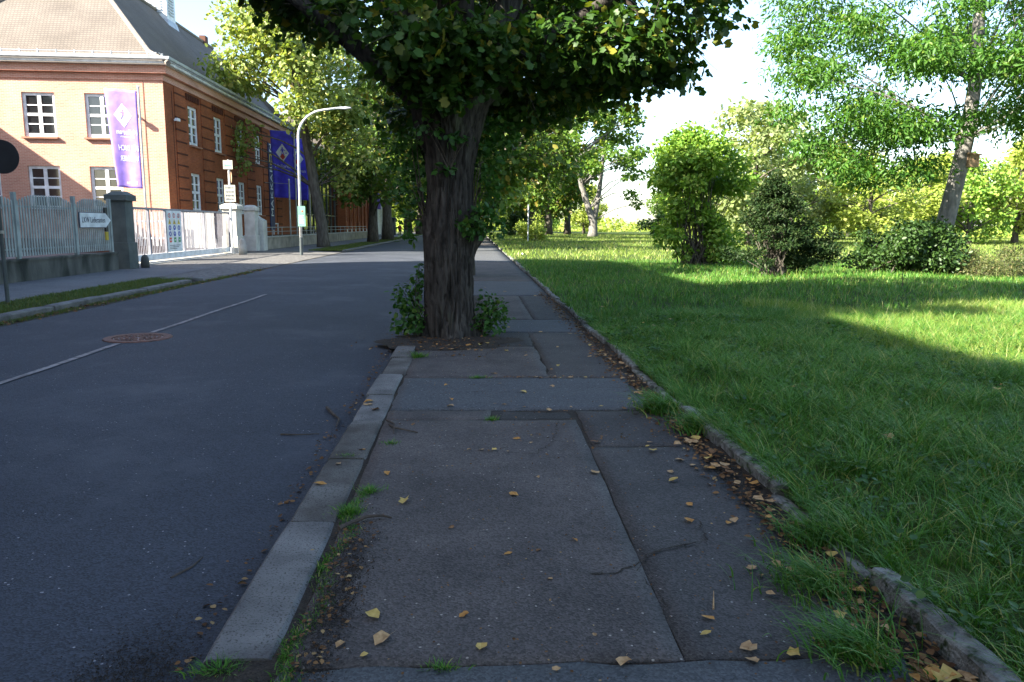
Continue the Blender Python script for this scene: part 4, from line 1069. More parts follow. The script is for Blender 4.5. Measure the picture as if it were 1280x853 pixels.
MB().box(-12, 0, -0.02, 0.28, 0, 9.6).build('wall', 'brick_street', b2)
for (a, b, c_, d) in ops: put_window(kit_side, b2, (-0.1, a, c_), R(90), panes=True, sill=False)
for v in np.arange(0.0, 25, 3.4): MB().box(0.0, 0.22, v, v + 0.75, 0, 8.9).build('pilaster', 'brick_street', b2)
mb = MB(); mb.prism([(0.5, 9.6), (-12.5, 9.6), (-6, 15)], 'y', -0.4, 25.2); mb.build('roof', 'roof_tile', b2)
for v in np.arange(1.4, 23, 3.4): MB().box(0.0, 0.04, v, v + 1.1, 0.35, 0.95).build('basement_window', 'white_paint', b2)
wh = empty('white_building', (-15.2, 119.0, 0), 'white rendered building end beyond the second brick building', 'building')
MB().box(-9, 0, 0, 14, 0, 5.6).build('wall', 'white_render', wh)
MB().box(-9.3, 0.3, -0.3, 14.3, 5.6, 5.9).build('roof', 'zinc', wh)
for v in (1.5, 5.5, 9.5): put_window(kit_side, wh, (0.012, v, 1.6), R(90), sill=False)
for u in (-7.5, -4.5): put_window(kit_side, wh, (u, -0.012, 1.6), 0, sill=False)

# ------------------------------------------------------------------ low stone wall with railing, basement windows
lw = empty('stone_wall', (-12.55, 45.2, 0), 'low grey stone retaining wall with a rail beyond the pale gate pillars', 'wall')
MB().box(-0.35, 0, 0, 45, 0, 0.72).build('wall', 'stone_wall', lw)
MB().box(-0.42, 0.06, 0, 45, 0.72, 0.80).build('coping', 'stone_pale', lw)
mb = MB(); mb.tube([(-0.18, 0.3, 1.35), (-0.18, 44.6, 1.35)], 0.03, 6); mb.tube([(-0.18, 0.3, 1.08), (-0.18, 44.6, 1.08)], 0.02, 5); rl = mb.build('rail', 'pole_metal', lw)
pm = MB().tube([(0, 0, 0.8), (0, 0, 1.35)], 0.025, 6).mesh('rail_post'); pm.materials.append(MATS['pole_metal'])
for k in range(19):
    o = bpy.data.objects.new('rail_post', pm); C.objects.link(o); o.parent = lw; o.location = (-0.18, 0.4 + k * 2.45, 0)
for v in (15.8, 19.9):
    fw_ = MB(); fw_.box(0.0, 0.09, v, v + 0.09, 0.72, 1.62); fw_.box(0.0, 0.09, v + 1.3, v + 1.39, 0.72, 1.62); fw_.box(0.0, 0.085, v + 0.09, v + 1.3, 1.53, 1.62)
    fw_.build('basement_window', 'white_paint', bld)
tb = sheet('terrace', np.array([-15.7, -12.9]), np.linspace(45.2, 92, 10), lambda X, Y: X * 0 + 0.66, 'lawn_soil')

# ================================================================== FENCE, GATE, PILLARS
fence = empty('picket_fence', (-12.0, 20.4, 0), 'grey steel picket fence on a stained concrete base across the street', 'fence')
MB().box(-0.16, 0.12, -16.5, 5.1, 0, 0.54).build('base_wall', 'concrete_dark', fence)
MB().box(-0.19, 0.15, -16.5, 5.1, 0.54, 0.60).build('base_coping', 'concrete_dark', fence)
pk = {}
def picket(h):
    k = round(h, 2)
    if k not in pk:
        b = MB(); b.prism([(-0.032, 0), (0.032, 0), (0.032, k - 0.04), (0.0, k), (-0.032, k - 0.04)], 'x', 0.0, 0.022)
        pk[k] = b.mesh('picket'); pk[k].materials.append(MATS['fence_grey'])
    return pk[k]
def fence_section(y0, y1):
    mb = MB()
    mb.box(-0.05, -0.008, y0, y1, 0.82, 0.87); mb.box(-0.05, -0.008, y0, y1, 1.95, 2.0); mb.build('fence_rail', 'fence_grey', fence)
    n = int((y1 - y0 - 0.1) / 0.125)
    for k in range(n + 1):
        y = y0 + 0.09 + k * (y1 - y0 - 0.18) / n
        u = k / n
        h = 1.48 + 0.16 * min(1, math.sin(math.pi * u) * 1.6) - 0.0
        o = bpy.data.objects.new('picket', picket(h)); C.objects.link(o); o.parent = fence; o.location = (0.0, y, 0.66)
posts = [-15.8, -12.75, -9.7, -6.65, -3.6, -0.15, 2.75, 4.95]
for a, b in zip(posts[:-1], posts[1:]): fence_section(a + 0.03, b - 0.03)
pm = MB().box(-0.05, 0.05, -0.05, 0.05, 0.6, 2.34).mesh('fence_post'); pm.materials.append(MATS['fence_grey'])
for p in posts:
    o = bpy.data.objects.new('fence_post', pm); C.objects.link(o); o.parent = fence; o.location = (0, p, 0)
ds_ = empty('direction_sign', (-11.96, 23.3, 1.40), 'white arrow-shaped direction sign with black lettering on the picket fence', 'sign')
MB().prism([(0.0, 0.0), (1.62, 0.0), (1.98, 0.24), (1.62, 0.48), (0.0, 0.48)], 'x', 0.02, 0.045).build('panel', 'ink_grey', ds_)
MB().prism([(0.02, 0.02), (1.61, 0.02), (1.945, 0.24), (1.61, 0.46), (0.02, 0.46)], 'x', 0.045, 0.049).build('face', 'sign_white', ds_)
me = text_mesh('LKW Lieferanten', 0.25, 0.003); me.materials.append(MATS['ink_grey'])
o = bpy.data.objects.new('lettering', me); C.objects.link(o); o.parent = ds_; o.location = (0.052, 0.84, 0.24); o.scale = (0.82, 1, 1)
o.rotation_euler = (R(90), 0, R(90))
it = empty('intercom', (-11.97, 24.9, 1.0), 'dark intercom panel with a yellow label between fence and stone pillar', 'intercom')
MB().box(0, 0.05, 0, 0.16, 0.28, 1.05).build('panel', 'sign_grey_back', it)
MB().box(0, 0.04, 0.01, 0.16, 0.0, 0.27).build('label', 'print_yellow', it)

def pillar(name, x, y, sx, sy_, h, mt, label, cap=0.09, base=True):
    r_ = empty(name, (x, y, 0), label, 'pillar')
    MB().box(-sx, sx, -sy_, sy_, 0.0, h - 0.3).build('shaft', mt, r_, bevel=0.015)
    if base: MB().box(-sx - 0.05, sx + 0.05, -sy_ - 0.05, sy_ + 0.05, 0, 0.9).build('base', mt, r_, bevel=0.015)
    MB().box(-sx - cap, sx + cap, -sy_ - cap, sy_ + cap, h - 0.3, h - 0.1).build('cap', mt, r_, bevel=0.02)
    MB().frustum(0, 0, h - 0.1, h + 0.02, sx + cap * 0.6, sy_ + cap * 0.6, sx * 0.6, sy_ * 0.6).build('cap_top', mt, r_)
    return r_
pillar('gate_pillar', -12.0, 26.2, 0.28, 0.30, 2.60, 'pillar_green', 'dark weathered stone gate pillar between picket fence and sliding gate')
gs = empty('guard_stone', (-11.55, 26.75, 0), 'dark rounded guard stone at the foot of the weathered pillar', 'guard stone')
MB().lathe([(0.14, 0), (0.14, 0.22), (0.12, 0.36), (0.07, 0.45), (0.001, 0.47)], 14).build('stone', 'concrete_dark', gs, smooth=True)
gs2 = empty('guard_stone', (-11.75, 38.6, 0), 'small pale bollard stone standing before the pale gate pillars', 'guard stone')
MB().lathe([(0.20, 0), (0.19, 0.45), (0.16, 0.5), (0.16, 0.72), (0.10, 0.80), (0.001, 0.83)], 12).build('stone', 'stone_pale', gs2, smooth=True)
pillar('gate_pillar', -12.95, 41.0, 0.36, 0.5, 2.62, 'concrete_pale', 'pale sunlit gate pillar beside the white signpost')
pillar('gate_pillar', -12.8, 43.9, 0.30, 0.34, 2.6, 'concrete_pale', 'second pale gate pillar with a stepped shoulder, next to the low stone wall')
sh = empty('pillar_shoulder', (-12.55, 44.75, 0), 'stepped pale wall end joining the second gate pillar to the low wall', 'wall')
MB().prism([(-0.3, 0), (0.3, 0), (0.3, 1.75), (-0.05, 1.95), (-0.3, 2.2)], 'y', -0.45, 0.4).build('wall', 'concrete_pale', sh)
# sliding gate
gate = empty('sliding_gate', (-12.8, 27.6, 0), 'long sliding gate of thin vertical bars on a white beam', 'gate')
MB().box(-0.06, 0.06, 0.6, 12.4, 0.10, 0.34).build('bottom_beam', 'white_paint', gate)
MB().box(-0.045, 0.045, 0.6, 12.4, 2.08, 2.16).build('top_rail', 'gate_metal', gate)
for y in (0.62, 2.5, 4.1, 6.0, 8.6, 12.3): MB().box(-0.05, 0.05, y, y + 0.10, 0.34, 2.08).build('gate_post', 'gate_metal', gate)
bm_ = MB().box(-0.011, 0.011, -0.011, 0.011, 0.34, 2.08).mesh('bar'); bm_.materials.append(MATS['gate_metal'])
for k in range(78):
    y = 0.78 + k * 0.148
    if 4.2 < y < 5.9: continue
    o = bpy.data.objects.new('bar', bm_); C.objects.link(o); o.parent = gate; o.location = (0, y, 0)
MB().box(-0.3, 0.55, 0.5, 12.6, -0.02, 0.03).build('track', 'stone_pale', gate)
# notice board with pictograms on the gate
nb = empty('notice_board', (-12.74, 31.75, 0.36), 'white notice board with rows of coloured safety pictograms on the gate', 'sign')
MB().box(0, 0.02, 0, 1.55, 0, 1.72).build('board', 'sign_white', nb)
for r_i, (mt, shape) in enumerate((('print_red', 'ring'), ('print_yellow', 'tri'), ('print_blue', 'disc'), ('print_blue', 'disc'), ('print_green', 'sq'))):
    for c_i in range(3):
        cy, cz = 0.30 + c_i * 0.475, 1.52 - r_i * 0.255 
        b = MB()
        if shape == 'ring':
            q = [(cy + 0.13 * math.cos(a), cz + 0.10 * math.sin(a)) for a in np.linspace(0, 2 * math.pi, 15)[:-1]]
            b.prism(q, 'x', 0.02, 0.023).build('pictogram', mt, nb)
            q = [(cy + 0.09 * math.cos(a), cz + 0.065 * math.sin(a)) for a in np.linspace(0, 2 * math.pi, 15)[:-1]]
            MB().prism(q, 'x', 0.023, 0.026).build('pictogram', 'sign_white', nb)
            MB().box(0.026, 0.028, cy - 0.03, cy + 0.03, cz - 0.05, cz + 0.05).build('pictogram', 'ink_grey', nb)
        elif shape == 'tri':
            b.prism([(cy - 0.15, cz - 0.10), (cy + 0.15, cz - 0.10), (cy, cz + 0.12)], 'x', 0.02, 0.023).build('pictogram', mt, nb)
            MB().box(0.023, 0.026, cy - 0.02, cy + 0.02, cz - 0.06, cz + 0.04).build('pictogram', 'ink_grey', nb)
        elif shape == 'disc':
            q = [(cy + 0.13 * math.cos(a), cz + 0.105 * math.sin(a)) for a in np.linspace(0, 2 * math.pi, 15)[:-1]]
            b.prism(q, 'x', 0.02, 0.023).build('pictogram', mt, nb)
            MB().box(0.023, 0.026, cy - 0.05, cy + 0.03, cz - 0.05 + 0.03 * (c_i % 2), cz + 0.05).build('pictogram', 'sign_white', nb)
        else:
            b.box(0.02, 0.023, cy - 0.12, cy + 0.12, cz - 0.10, cz + 0.10).build('pictogram', 'print_red' if c_i == 0 else mt, nb)
            MB().box(0.023, 0.026, cy - 0.05, cy + 0.06, cz - 0.03, cz + 0.03).build('pictogram', 'sign_white', nb)
for k in range(3): MB().box(0.02, 0.022, 0.18, 1.35 - 0.2 * k, 0.26 - 0.07 * k, 0.285 - 0.07 * k).build('text_line', 'ink_grey', nb)
# white board fence running back into the yard behind the gate, sunlit
wf = empty('white_board_fence', (-13.3, 39.2, 0), 'sunlit white board fence running back into the yard behind the gate', 'fence')
bm_ = MB().box(-0.06, 0.06, 0, 0.03, 0.3, 2.1).mesh('board'); bm_.materials.append(MATS['board_white'])
for k in range(15):
    o = bpy.data.objects.new('board', bm_); C.objects.link(o); o.parent = wf; o.location = (-0.08 - k * 0.135, 0, 0)
for z in (0.45, 1.85): MB().box(-2.1, 0, 0.032, 0.08, z, z + 0.08).build('fence_rail', 'white_paint', wf)
# open white pickets further left behind the gate
pf = empty('white_picket_fence', (-15.6, 38.6, 0), 'white open picket panel standing in the yard behind the notice board', 'fence')
bm_ = MB().box(-0.045, 0.045, 0, 0.03, 0.4, 2.1).mesh('picket'); bm_.materials.append(MATS['board_white'])
for k in range(9):
    o = bpy.data.objects.new('picket', bm_); C.objects.link(o); o.parent = pf; o.location = (-k * 0.2, 0, 0)
for z in (0.75, 1.6): MB().box(-1.7, 0.1, 0.032, 0.07, z, z + 0.08).build('fence_rail', 'white_paint', pf)

# ================================================================== SIGNPOSTS, LAMP, FLAGS
sp_ = empty('signpost', (-12.35, 38.9, 0), 'white signpost with a small square sign, a round disc and a cream information board', 'signpost')
MB().tube([(0, 0, 0), (0, 0, 4.75)], 0.055, 10).build('post', 'galvanised', sp_)
MB().box(-0.25, 0.22, -0.09, -0.06, 4.28, 4.72).build('square_sign', 'sign_cream', sp_)
MB().box(-0.18, 0.14, -0.095, -0.09, 4.42, 4.52).build('square_sign_print', 'sign_green', sp_)
d = MB(); d.prism([(0.0 + 0.20 * math.cos(a), 3.88 + 0.30 * math.sin(a)) for a in np.linspace(0, 2 * math.pi, 19)[:-1]], 'x', 0.065, 0.085)
o = d.build('disc_sign', 'wood_box', sp_); o.rotation_euler = (0, 0, R(35))
MB().box(-0.24, 0.30, -0.10, -0.065, 2.66, 3.50).build('board', 'sign_cream', sp_)
rg = np.random.default_rng(3)
for k, (z, n) in enumerate(((3.36, 7), (3.16, 8), (2.97, 8), (2.79, 9))):
    mb = MB(); x = -0.19
    for j in range(n):
        w_ = (0.43 / n) * rg.uniform(0.5, 0.8); mb.box(x, x + w_, -0.104, -0.10, z - 0.05, z + 0.04 + 0.02 * (j % 3 == 0)); x += 0.43 / n
    o = mb.build('print_line', 'ink_grey', sp_)
MB().tube([(0, -0.0, 0), (0, 0, 0.0001 + 0.35)], 0.09, 10).build('collar', 'galvanised', sp_)

lamp = empty('street_lamp', (-8.81, 38.7, 0), 'slim galvanised street lamp with a curved arm reaching over the road', 'street lamp')
pts = [(0, 0, 0.9), (0.03, 0, 5.9)]
for k in range(1, 10):
    a = math.radians(180 - k * 9.2); pts.append((0.03 + 1.45 + 1.45 * math.cos(a), 0, 5.9 + 1.35 * math.sin(a)))
pts.append((2.25, 0, 7.38))
MB().tube(pts, [0.075] + [0.062] * 4 + [0.05] * (len(pts) - 5), 10).build('mast', 'galvanised', lamp, smooth=True)
MB().tube([(0, 0, 0), (0, 0, 0.9)], 0.085, 10).build('mast_foot', 'pole_dark', lamp)
b = MB(); b.prism([(1.95, 7.36), (2.45, 7.42), (2.72, 7.38), (2.70, 7.33), (2.4, 7.29), (1.95, 7.30)], 'y', -0.11, 0.11); b.build('lamp_head', 'zinc', lamp, bevel=0.02)
gsn = MB(); gsn.box(-0.10, 0.28, -0.11, -0.075, 1.46, 2.48)
gs_ = gsn.build('notice_plate', 'sign_green', lamp)
MB().box(0.10, 0.17, -0.115, -0.11, 2.18, 2.26).build('print_spot', 'print_red', lamp)
for k in range(5): MB().box(-0.04, 0.2 - 0.03 * (k % 2), -0.113, -0.11, 1.62 + 0.09 * k, 1.65 + 0.09 * k).build('print_line', 'sign_white', lamp)

lp = empty('road_sign', (-9.02, 14.75, 0), 'round road sign seen from behind on a dark post at the left edge', 'road sign')
MB().tube([(0, 0, -0.02), (-0.03, 0.02, 3.15)], 0.036, 12).build('post', 'pole_dark', lp)
b = MB(); n = 32
b.prism([(0.12 + 0.31 * math.cos(2 * math.pi * k / n), 2.79 + 0.315 * math.sin(2 * math.pi * k / n)) for k in range(n)], 'y', 0.045, 0.056)
b.build('sign_plate', 'sign_grey_back', lp)
b = MB(); b.lathe([(0.046, 0), (0.046, 0.06)], 12, (0, 0, 1.35)); b.build('clamp', 'pole_metal', lp)

def cloth(w_, h, nx, ny, slant=0.25, wave=0.07, seed=0, thick=0.006):
    """hanging banner: x from -w..0 (pole at x=0), z from 0 (top) to -h"""
    rg = np.random.default_rng(seed); ph = rg.uniform(0, 6)
    def P(u, v):
        x = -w_ * (1 - u) * (1 - slant * 0.6 * v) ; 
        y = wave * (math.sin(u * 7 + ph + 2 * v) * (0.3 + v) + 0.5 * math.sin(v * 5 + ph)) * (1 - u * 0.6)
        z = -h * v + 0.10 * (1 - u) * (1 if v < 0.5 else 1 - 0.6 * (v - .5))
        return (x, y, z)
    return P
def banner_mesh(P, nx, ny, thick, name):
    vs = []; fs = []
    for s_ in (0, 1):
        for j in range(ny + 1):
            for i in range(nx + 1):
                p = P(i / nx, j / ny); vs.append((p[0], p[1] + (thick if s_ else 0), p[2]))
    N_ = nx + 1; K = N_ * (ny + 1)
    for j in range(ny):
        for i in range(nx):
            a = j * N_ + i; fs.append((a, a + N_, a + N_ + 1, a + 1)); fs.append((K + a, K + a + 1, K + a + N_ + 1, K + a + N_))
    rim = [i for i in range(N_)] + [j * N_ + nx for j in range(1, ny + 1)] + [ny * N_ + i for i in range(nx - 1, -1, -1)] + [j * N_ for j in range(ny - 1, 0, -1)]
    for i in range(len(rim)):
        a, b = rim[i], rim[(i + 1) % len(rim)]; fs.append((a, b, K + b, K + a))
    mb = MB(); mb.add(vs, fs); return mb.mesh(name, smooth=True)
def on_cloth(me, P, w_, h, cx, cz, off=-0.012, mirror=False):
    """lay flat print (x right, y up) onto the cloth, in front of it"""
    for v in me.vertices:
        x = (-v.co.x if mirror else v.co.x) + cx; z = v.co.y + cz
        u = 1 + x / w_; t_ = -z / h
        p = P(min(1, max(0, u)), min(1, max(0, t_)))
        v.co = (p[0], p[1] + off - v.co.z * 0.5, p[2])
    me.update()
def diamond(r_, ry, inner=None):
    b = MB(); pts = []; nn = 8
    corners = [(0, ry), (r_, 0), (0, -ry), (-r_, 0)]
    for (a, c_) in zip(corners, corners[1:] + corners[:1]):
        for k in range(nn): pts.append((a[0] + (c_[0] - a[0]) * k / nn, a[1] + (c_[1] - a[1]) * k / nn))
    b.add([(0, 0, 0)] + [(p[0], p[1], 0) for p in pts], [(0, 1 + k, 1 + (k + 1) % len(pts)) for k in range(len(pts))])
    return b.mesh('emblem', fix=False)
def blob_fig(scale, leg=True):
    """a small striding figure for the emblem: head, torso, arms, legs"""
    b = MB(); n = 10
    b.add([(0.0 + 0.09 * math.cos(2 * math.pi * k / n), 0.30 + 0.09 * math.sin(2 * math.pi * k / n), 0) for k in range(n)], [tuple(range(n))])
    b.add([(-0.10, 0.2, 0), (0.10, 0.2, 0), (0.07, -0.08, 0), (-0.07, -0.08, 0)], [(0, 1, 2, 3)])
    b.add([(-0.08, -0.08, 0), (0.0, -0.08, 0), (-0.14, -0.42, 0), (-0.2, -0.40, 0)], [(0, 1, 2, 3)])
    b.add([(0.0, -0.08, 0), (0.08, -0.08, 0), (0.22, -0.38, 0), (0.15, -0.42, 0)], [(0, 1, 2, 3)])
    b.add([(0.10, 0.2, 0), (0.08, 0.1, 0), (0.28, 0.02, 0), (0.3, 0.09, 0)], [(0, 1, 2, 3)])
    b.add([(-0.10, 0.2, 0), (-0.08, 0.1, 0), (-0.26, -0.06, 0), (-0.3, 0.0, 0)], [(0, 1, 2, 3)])
    me = b.mesh('emblem_figure', fix=False)
    for v in me.vertices: v.co *= scale
    return me
def add_print(me, mt, parent, P, w_, h, cx, cz, off, mirror=False, name='print'):
    on_cloth(me, P, w_, h, cx, cz, off, mirror)
    me.materials.clear(); me.materials.append(MATS[mt])
    o = bpy.data.objects.new(name, me); C.objects.link(o); o.parent = parent; return o

fp = empty('flagpole', (-15.42, 36.2, 0), 'thin flagpole in the yard before the sunlit front wall, carrying the purple banner', 'flagpole')
MB().tube([(0, 0, 0.0), (0, 0, 7.7)], 0.045, 10).build('pole', 'pole_metal', fp)
MB().lathe([(0.05, 0), (0.07, 0.03), (0.05, 0.09), (0.001, 0.1)], 10, (0, 0, 7.7)).build('cap', 'galvanised', fp)
MB().tube([(0, 0, 7.52), (-1.5, 0, 7.60)], 0.018, 6).build('boom', 'pole_metal', fp)
wl = MB(); wl.box(-1.55, -1.45, -0.42, 0.0, 7.05, 7.11); wl.box(-1.62, -1.38, -0.52, -0.34, 6.95, 7.12); wl.build('wall_floodlight', 'zinc', bld)
W1, H1 = 1.46, 4.42
fl = empty('banner', (-15.49, 36.17, 7.56), 'purple hanging banner with white diamond and mirrored white lettering on the front wall', 'banner')
P1 = cloth(W1, H1, 14, 40, slant=0.38, wave=0.06, seed=1)
me = banner_mesh(P1, 14, 40, 0.006, 'cloth'); me.materials.append(MATS['flag_purple']); o = bpy.data.objects.new('cloth', me); C.objects.link(o); o.parent = fl
add_print(diamond(0.42, 0.54), 'sign_white', fl, P1, W1, H1, -0.72, -1.15, -0.010, name='emblem')
add_print(blob_fig(0.56), 'flag_purple', fl, P1, W1, H1, -0.72, -1.10, -0.018, True, name='emblem_figure')
for txt, s_, cz in (('Halloren', 0.33, -1.90), ('SCHOKOLADEN', 0.10, -2.11), ('FÜR DICH', 0.34, -2.62), ('VON HIER', 0.34, -3.10), ('Halloren', 0.2, -4.18)):
    me = text_mesh(txt, s_, 0.0, 0.005 if s_ > .3 else 0.0)
    wmax = max(v.co.x for v in me.vertices) - min(v.co.x for v in me.vertices); lim = 1.02
    if wmax > lim:
        for v in me.vertices: v.co.x *= lim / wmax
    add_print(me, 'sign_white', fl, P1, W1, H1, -0.60, cz, -0.012, True, name='lettering')

def blue_flag(x, y, label_p, label_b, seed, top=7.8, w_=1.62, h=4.75):
    p = empty('flagpole', (x, y, 0.5), label_p, 'flagpole')
    MB().tube([(0, 0, 0), (0, 0, top + 0.15)], 0.055, 10).build('pole', 'pole_metal', p)
    MB().lathe([(0.05, 0), (0.075, 0.04), (0.05, 0.1), (0.001, 0.11)], 10, (0, 0, top + 0.15)).build('cap', 'galvanised', p)
    MB().tube([(0, 0, top - 0.1), (-w_ - 0.05, 0, top - 0.02)], 0.02, 6).build('boom', 'pole_metal', p)
    if label_b is None: return
    f = empty('banner', (x - 0.08, y, top + 0.5 - 0.12), label_b, 'banner')
    P = cloth(w_, h, 12, 30, slant=0.12, wave=0.10, seed=seed)
    me = banner_mesh(P, 12, 30, 0.006, 'cloth'); me.materials.append(MATS['flag_blue']); o = bpy.data.objects.new('cloth', me); C.objects.link(o); o.parent = f
    add_print(diamond(0.50, 0.66), 'sign_white', f, P, w_, h, -0.82, -1.55, -0.012, name='emblem')
    add_print(blob_fig(0.7), 'flag_blue', f, P, w_, h, -0.82, -1.42, -0.020, name='emblem_figure')
    me = diamond(0.20, 0.24); add_print(me, 'print_red', f, P, w_, h, -0.82, -1.82, -0.018, name='emblem')
    me = text_mesh('Halloren', 0.36, 0.0); add_print(me, 'sign_white', f, P, w_, h, -0.80, -2.50, -0.014, name='lettering')
blue_flag(-13.0, 56.0, 'thin flagpole carrying the left blue banner, behind the low stone wall', 'dark blue hanging banner with white and red diamond, left of the lamp mast', 5)
blue_flag(-13.0, 60.6, 'thin flagpole carrying the partly hidden blue banner behind the lamp mast', 'dark blue hanging banner partly hidden behind the lamp mast and tree', 8)
blue_flag(-13.15, 54.6, 'bare thin flagpole standing left of both blue banners', None, 0, top=4.0)
wfp = empty('flagpole', (-13.6, 112.0, 0), 'far flagpole with a small purple banner beside the white building', 'flagpole')
MB().tube([(0, 0, 0), (0, 0, 8)], 0.07, 8).build('pole', 'galvanised', wfp)
wfb = empty('banner', (-13.65, 111.9, 7.2), 'small far purple banner seen between two street tree trunks', 'banner')
P = cloth(1.6, 3.4, 6, 12, wave=0.08, seed=3); me = banner_mesh(P, 6, 12, 0.01, 'cloth'); me.materials.append(MATS['flag_purple']); o = bpy.data.objects.new('cloth', me); C.objects.link(o); o.parent = wfb
fs_ = empty('road_sign', (-10.6, 116.0, 0), 'far round road sign seen from behind at the end of the pavement', 'road sign')
MB().tube([(0, 0, 0), (0, 0, 3.2)], 0.05, 8).build('post', 'pole_dark', fs_)
MB().prism([(0.36 * math.cos(2 * math.pi * k / 16), 2.9 + 0.36 * math.sin(2 * math.pi * k / 16)) for k in range(16)], 'y', -0.02, 0.02).build('sign_plate', 'sign_grey_back', fs_)
pillar('gate_pillar', -12.6, 118.0, 0.5, 0.5, 2.7, 'concrete_dark', 'far dark gate pillar beyond the street trees', base=False)
wp = empty('park_post', (5.2, 70.0, 0.1), 'thin pale post standing in the lawn beside the far path', 'post')
MB().tube([(0, 0, 0), (0.02, 0, 3.4)], 0.06, 8).build('post', 'galvanised', wp)
MB().lathe([(0.06, 0), (0.09, 0.05), (0.001, 0.18)], 8, (0.02, 0, 3.4)).build('cap', 'zinc', wp)
for x, y, lab, s_ in ((2.55, 37.0, 'crumpled white paper scrap in the grass beside the far path edge', 0.22), (6.5, 42.5, 'white paper scrap lying flat in the lawn, right of the other', 0.25)):
    b = MB(); rg = np.random.default_rng(int(x * 10)); q = [(0.0, 0.0, 0.06)]
    for k in range(9):
        a = 2 * math.pi * k / 9; q.append((s_ * rg.uniform(.5, 1) * math.cos(a), s_ * rg.uniform(.4, .8) * math.sin(a), rg.uniform(0.02, 0.16)))
    b.add(q, [(0, 1 + k, 1 + (k + 1) % 9) for k in range(9)])
    o = b.build('paper_scrap', 'paper', None, (x, y, float(lawn_z(x, y)) + 0.12)); tag(o, lab, 'litter')

# person walking on the far pavement
pr = bpy.data.meshes.new('person')
J = [((0, 0, 0.92), .13), ((0, 0, 1.15), .13), ((0, 0, 1.38), .15), ((0, 0, 1.50), .055), ((0, -.01, 1.62), .085), ((0, 0, 1.72), .06),
     ((-.18, 0, 1.40), .06), ((-.22, .03, 1.13), .045), ((-.2, -.08, .9), .035), ((-.2, -.1, .82), .03),
     ((.18, 0, 1.40), .06), ((.22, -.02, 1.13), .045), ((.2, .06, .9), .035), ((.2, .08, .82), .03),
     ((-.09, 0, .84), .085), ((-.10, -.14, .48), .06), ((-.10, -.12, .08), .045), ((-.10, -.24, .03), .035),
     ((.09, 0, .84), .085), ((.10, .08, .48), .06), ((.10, .26, .10), .045), ((.10, .16, .03), .035)]
E_ = [(0, 1), (1, 2), (2, 3), (3, 4), (4, 5), (2, 6), (6, 7), (7, 8), (8, 9), (2, 10), (10, 11), (11, 12), (12, 13), (0, 14), (14, 15), (15, 16), (16, 17), (0, 18), (18, 19), (19, 20), (20, 21)]
pr.from_pydata([j[0] for j in J], E_, []); pr.update()
po = bpy.data.objects.new('person', pr); C.objects.link(po)
po.modifiers.new('skin', 'SKIN'); ss = po.modifiers.new('subd', 'SUBSURF'); ss.levels = 1; ss.render_levels = 2
for i, j in enumerate(J): pr.skin_vertices[0].data[i].radius = (j[1], j[1])
pr.skin_vertices[0].data[0].use_root = True
pr.materials.append(MATS['skin'])
po.location = (-10.4, 107.0, 0.0); tag(po, 'person in a red top and dark trousers walking on the far pavement', 'person')
jk = MB(); jk.lathe([(0.17, 0.90), (0.185, 1.1), (0.20, 1.38), (0.15, 1.46), (0.07, 1.5)], 14)
for s_ in (-1, 1): jk.tube([(s_ * .17, 0, 1.42), (s_ * .22, .02 * -s_, 1.13), (s_ * .2, .06 * s_, .94)], [0.075, 0.062, 0.055], 8)
jk.build('jacket', 'cloth_red', po, smooth=True)
tr = MB(); tr.lathe([(0.155, 0.80), (0.165, 0.92)], 14)
tr.tube([(-.09, 0, .88), (-.10, -.14, .48), (-.10, -.12, .1)], [0.10, 0.078, 0.065], 8); tr.tube([(.09, 0, .88), (.10, .08, .48), (.10, .26, .12)], [0.10, 0.078, 0.065], 8)
tr.build('trousers', 'cloth_dark', po, smooth=True)
MB().lathe([(0.097, 1.62), (0.10, 1.70), (0.07, 1.77), (0.001, 1.795)], 12).build('hair', 'hair', po, smooth=True)
# ================================================================== THE BIG TREE AT THE KERB
TX, TY = -0.33, 10.75
big = empty('maple_tree', (TX, TY, 0), 'massive dark-barked tree with thick ridged trunk growing through the walkway at the kerb', 'tree')
nth, nzv = 190, 170; Hh = 3.55
vs = []
for j in range(nzv + 1):
    z = -0.06 + (Hh + 0.06) * j / nzv
    R0 = 0.325 + 0.06 * math.exp(-max(z, 0) / 0.22) + 0.02 * math.sin(z * 2.2)
    if z > 2.1: R0 += 0.085 * (z - 2.1) ** 1.3
    for k in range(nth):
        a = 2 * math.pi * k / nth
        ca, sa = math.cos(a), math.sin(a)
        r_ = R0 + 0.085 * math.exp(-max(z, 0) / 0.16) * max(-.25, math.cos(5 * a + 1 + .6 * math.sin(2 * a)))
        d = math.atan2(math.sin(a - 0.15), math.cos(a - 0.15))
        r_ += 0.20 * math.exp(-((z - 1.52) / 0.24) ** 2 - (d / 0.55) ** 2) * (1 + 0.25 * mnoise.noise(Vector((ca * 4, sa * 4, z * 4))))
        d2 = math.atan2(math.sin(a - 3.0), math.cos(a - 3.0))
        r_ += 0.06 * math.exp(-((z - 1.6) / 0.35) ** 2 - (d2 / 0.6) ** 2)
        r_ += 0.03 * mnoise.noise(Vector((ca * 1.3, sa * 1.3, z * 0.8)))
        wz = 0.5 * mnoise.noise(Vector((ca * 3, sa * 3, z * 1.6)))
        n1 = abs(mnoise.noise(Vector((ca * 8.0 + wz, sa * 8.0 + wz, z * 1.7))))
        n2 = abs(mnoise.noise(Vector((ca * 13 + wz, sa * 13, z * 4.5 + 7))))
        r_ += 0.040 * (min(n1, 0.2) / 0.2) ** 0.7 + 0.018 * min(n2, 0.22) / 0.22 - 0.038
        ell = 1.0 + (0.25 * max(0, z - 2.3) / 1.2) * abs(ca)
        vs.append((r_ * ca * ell, r_ * sa, z))
F = []
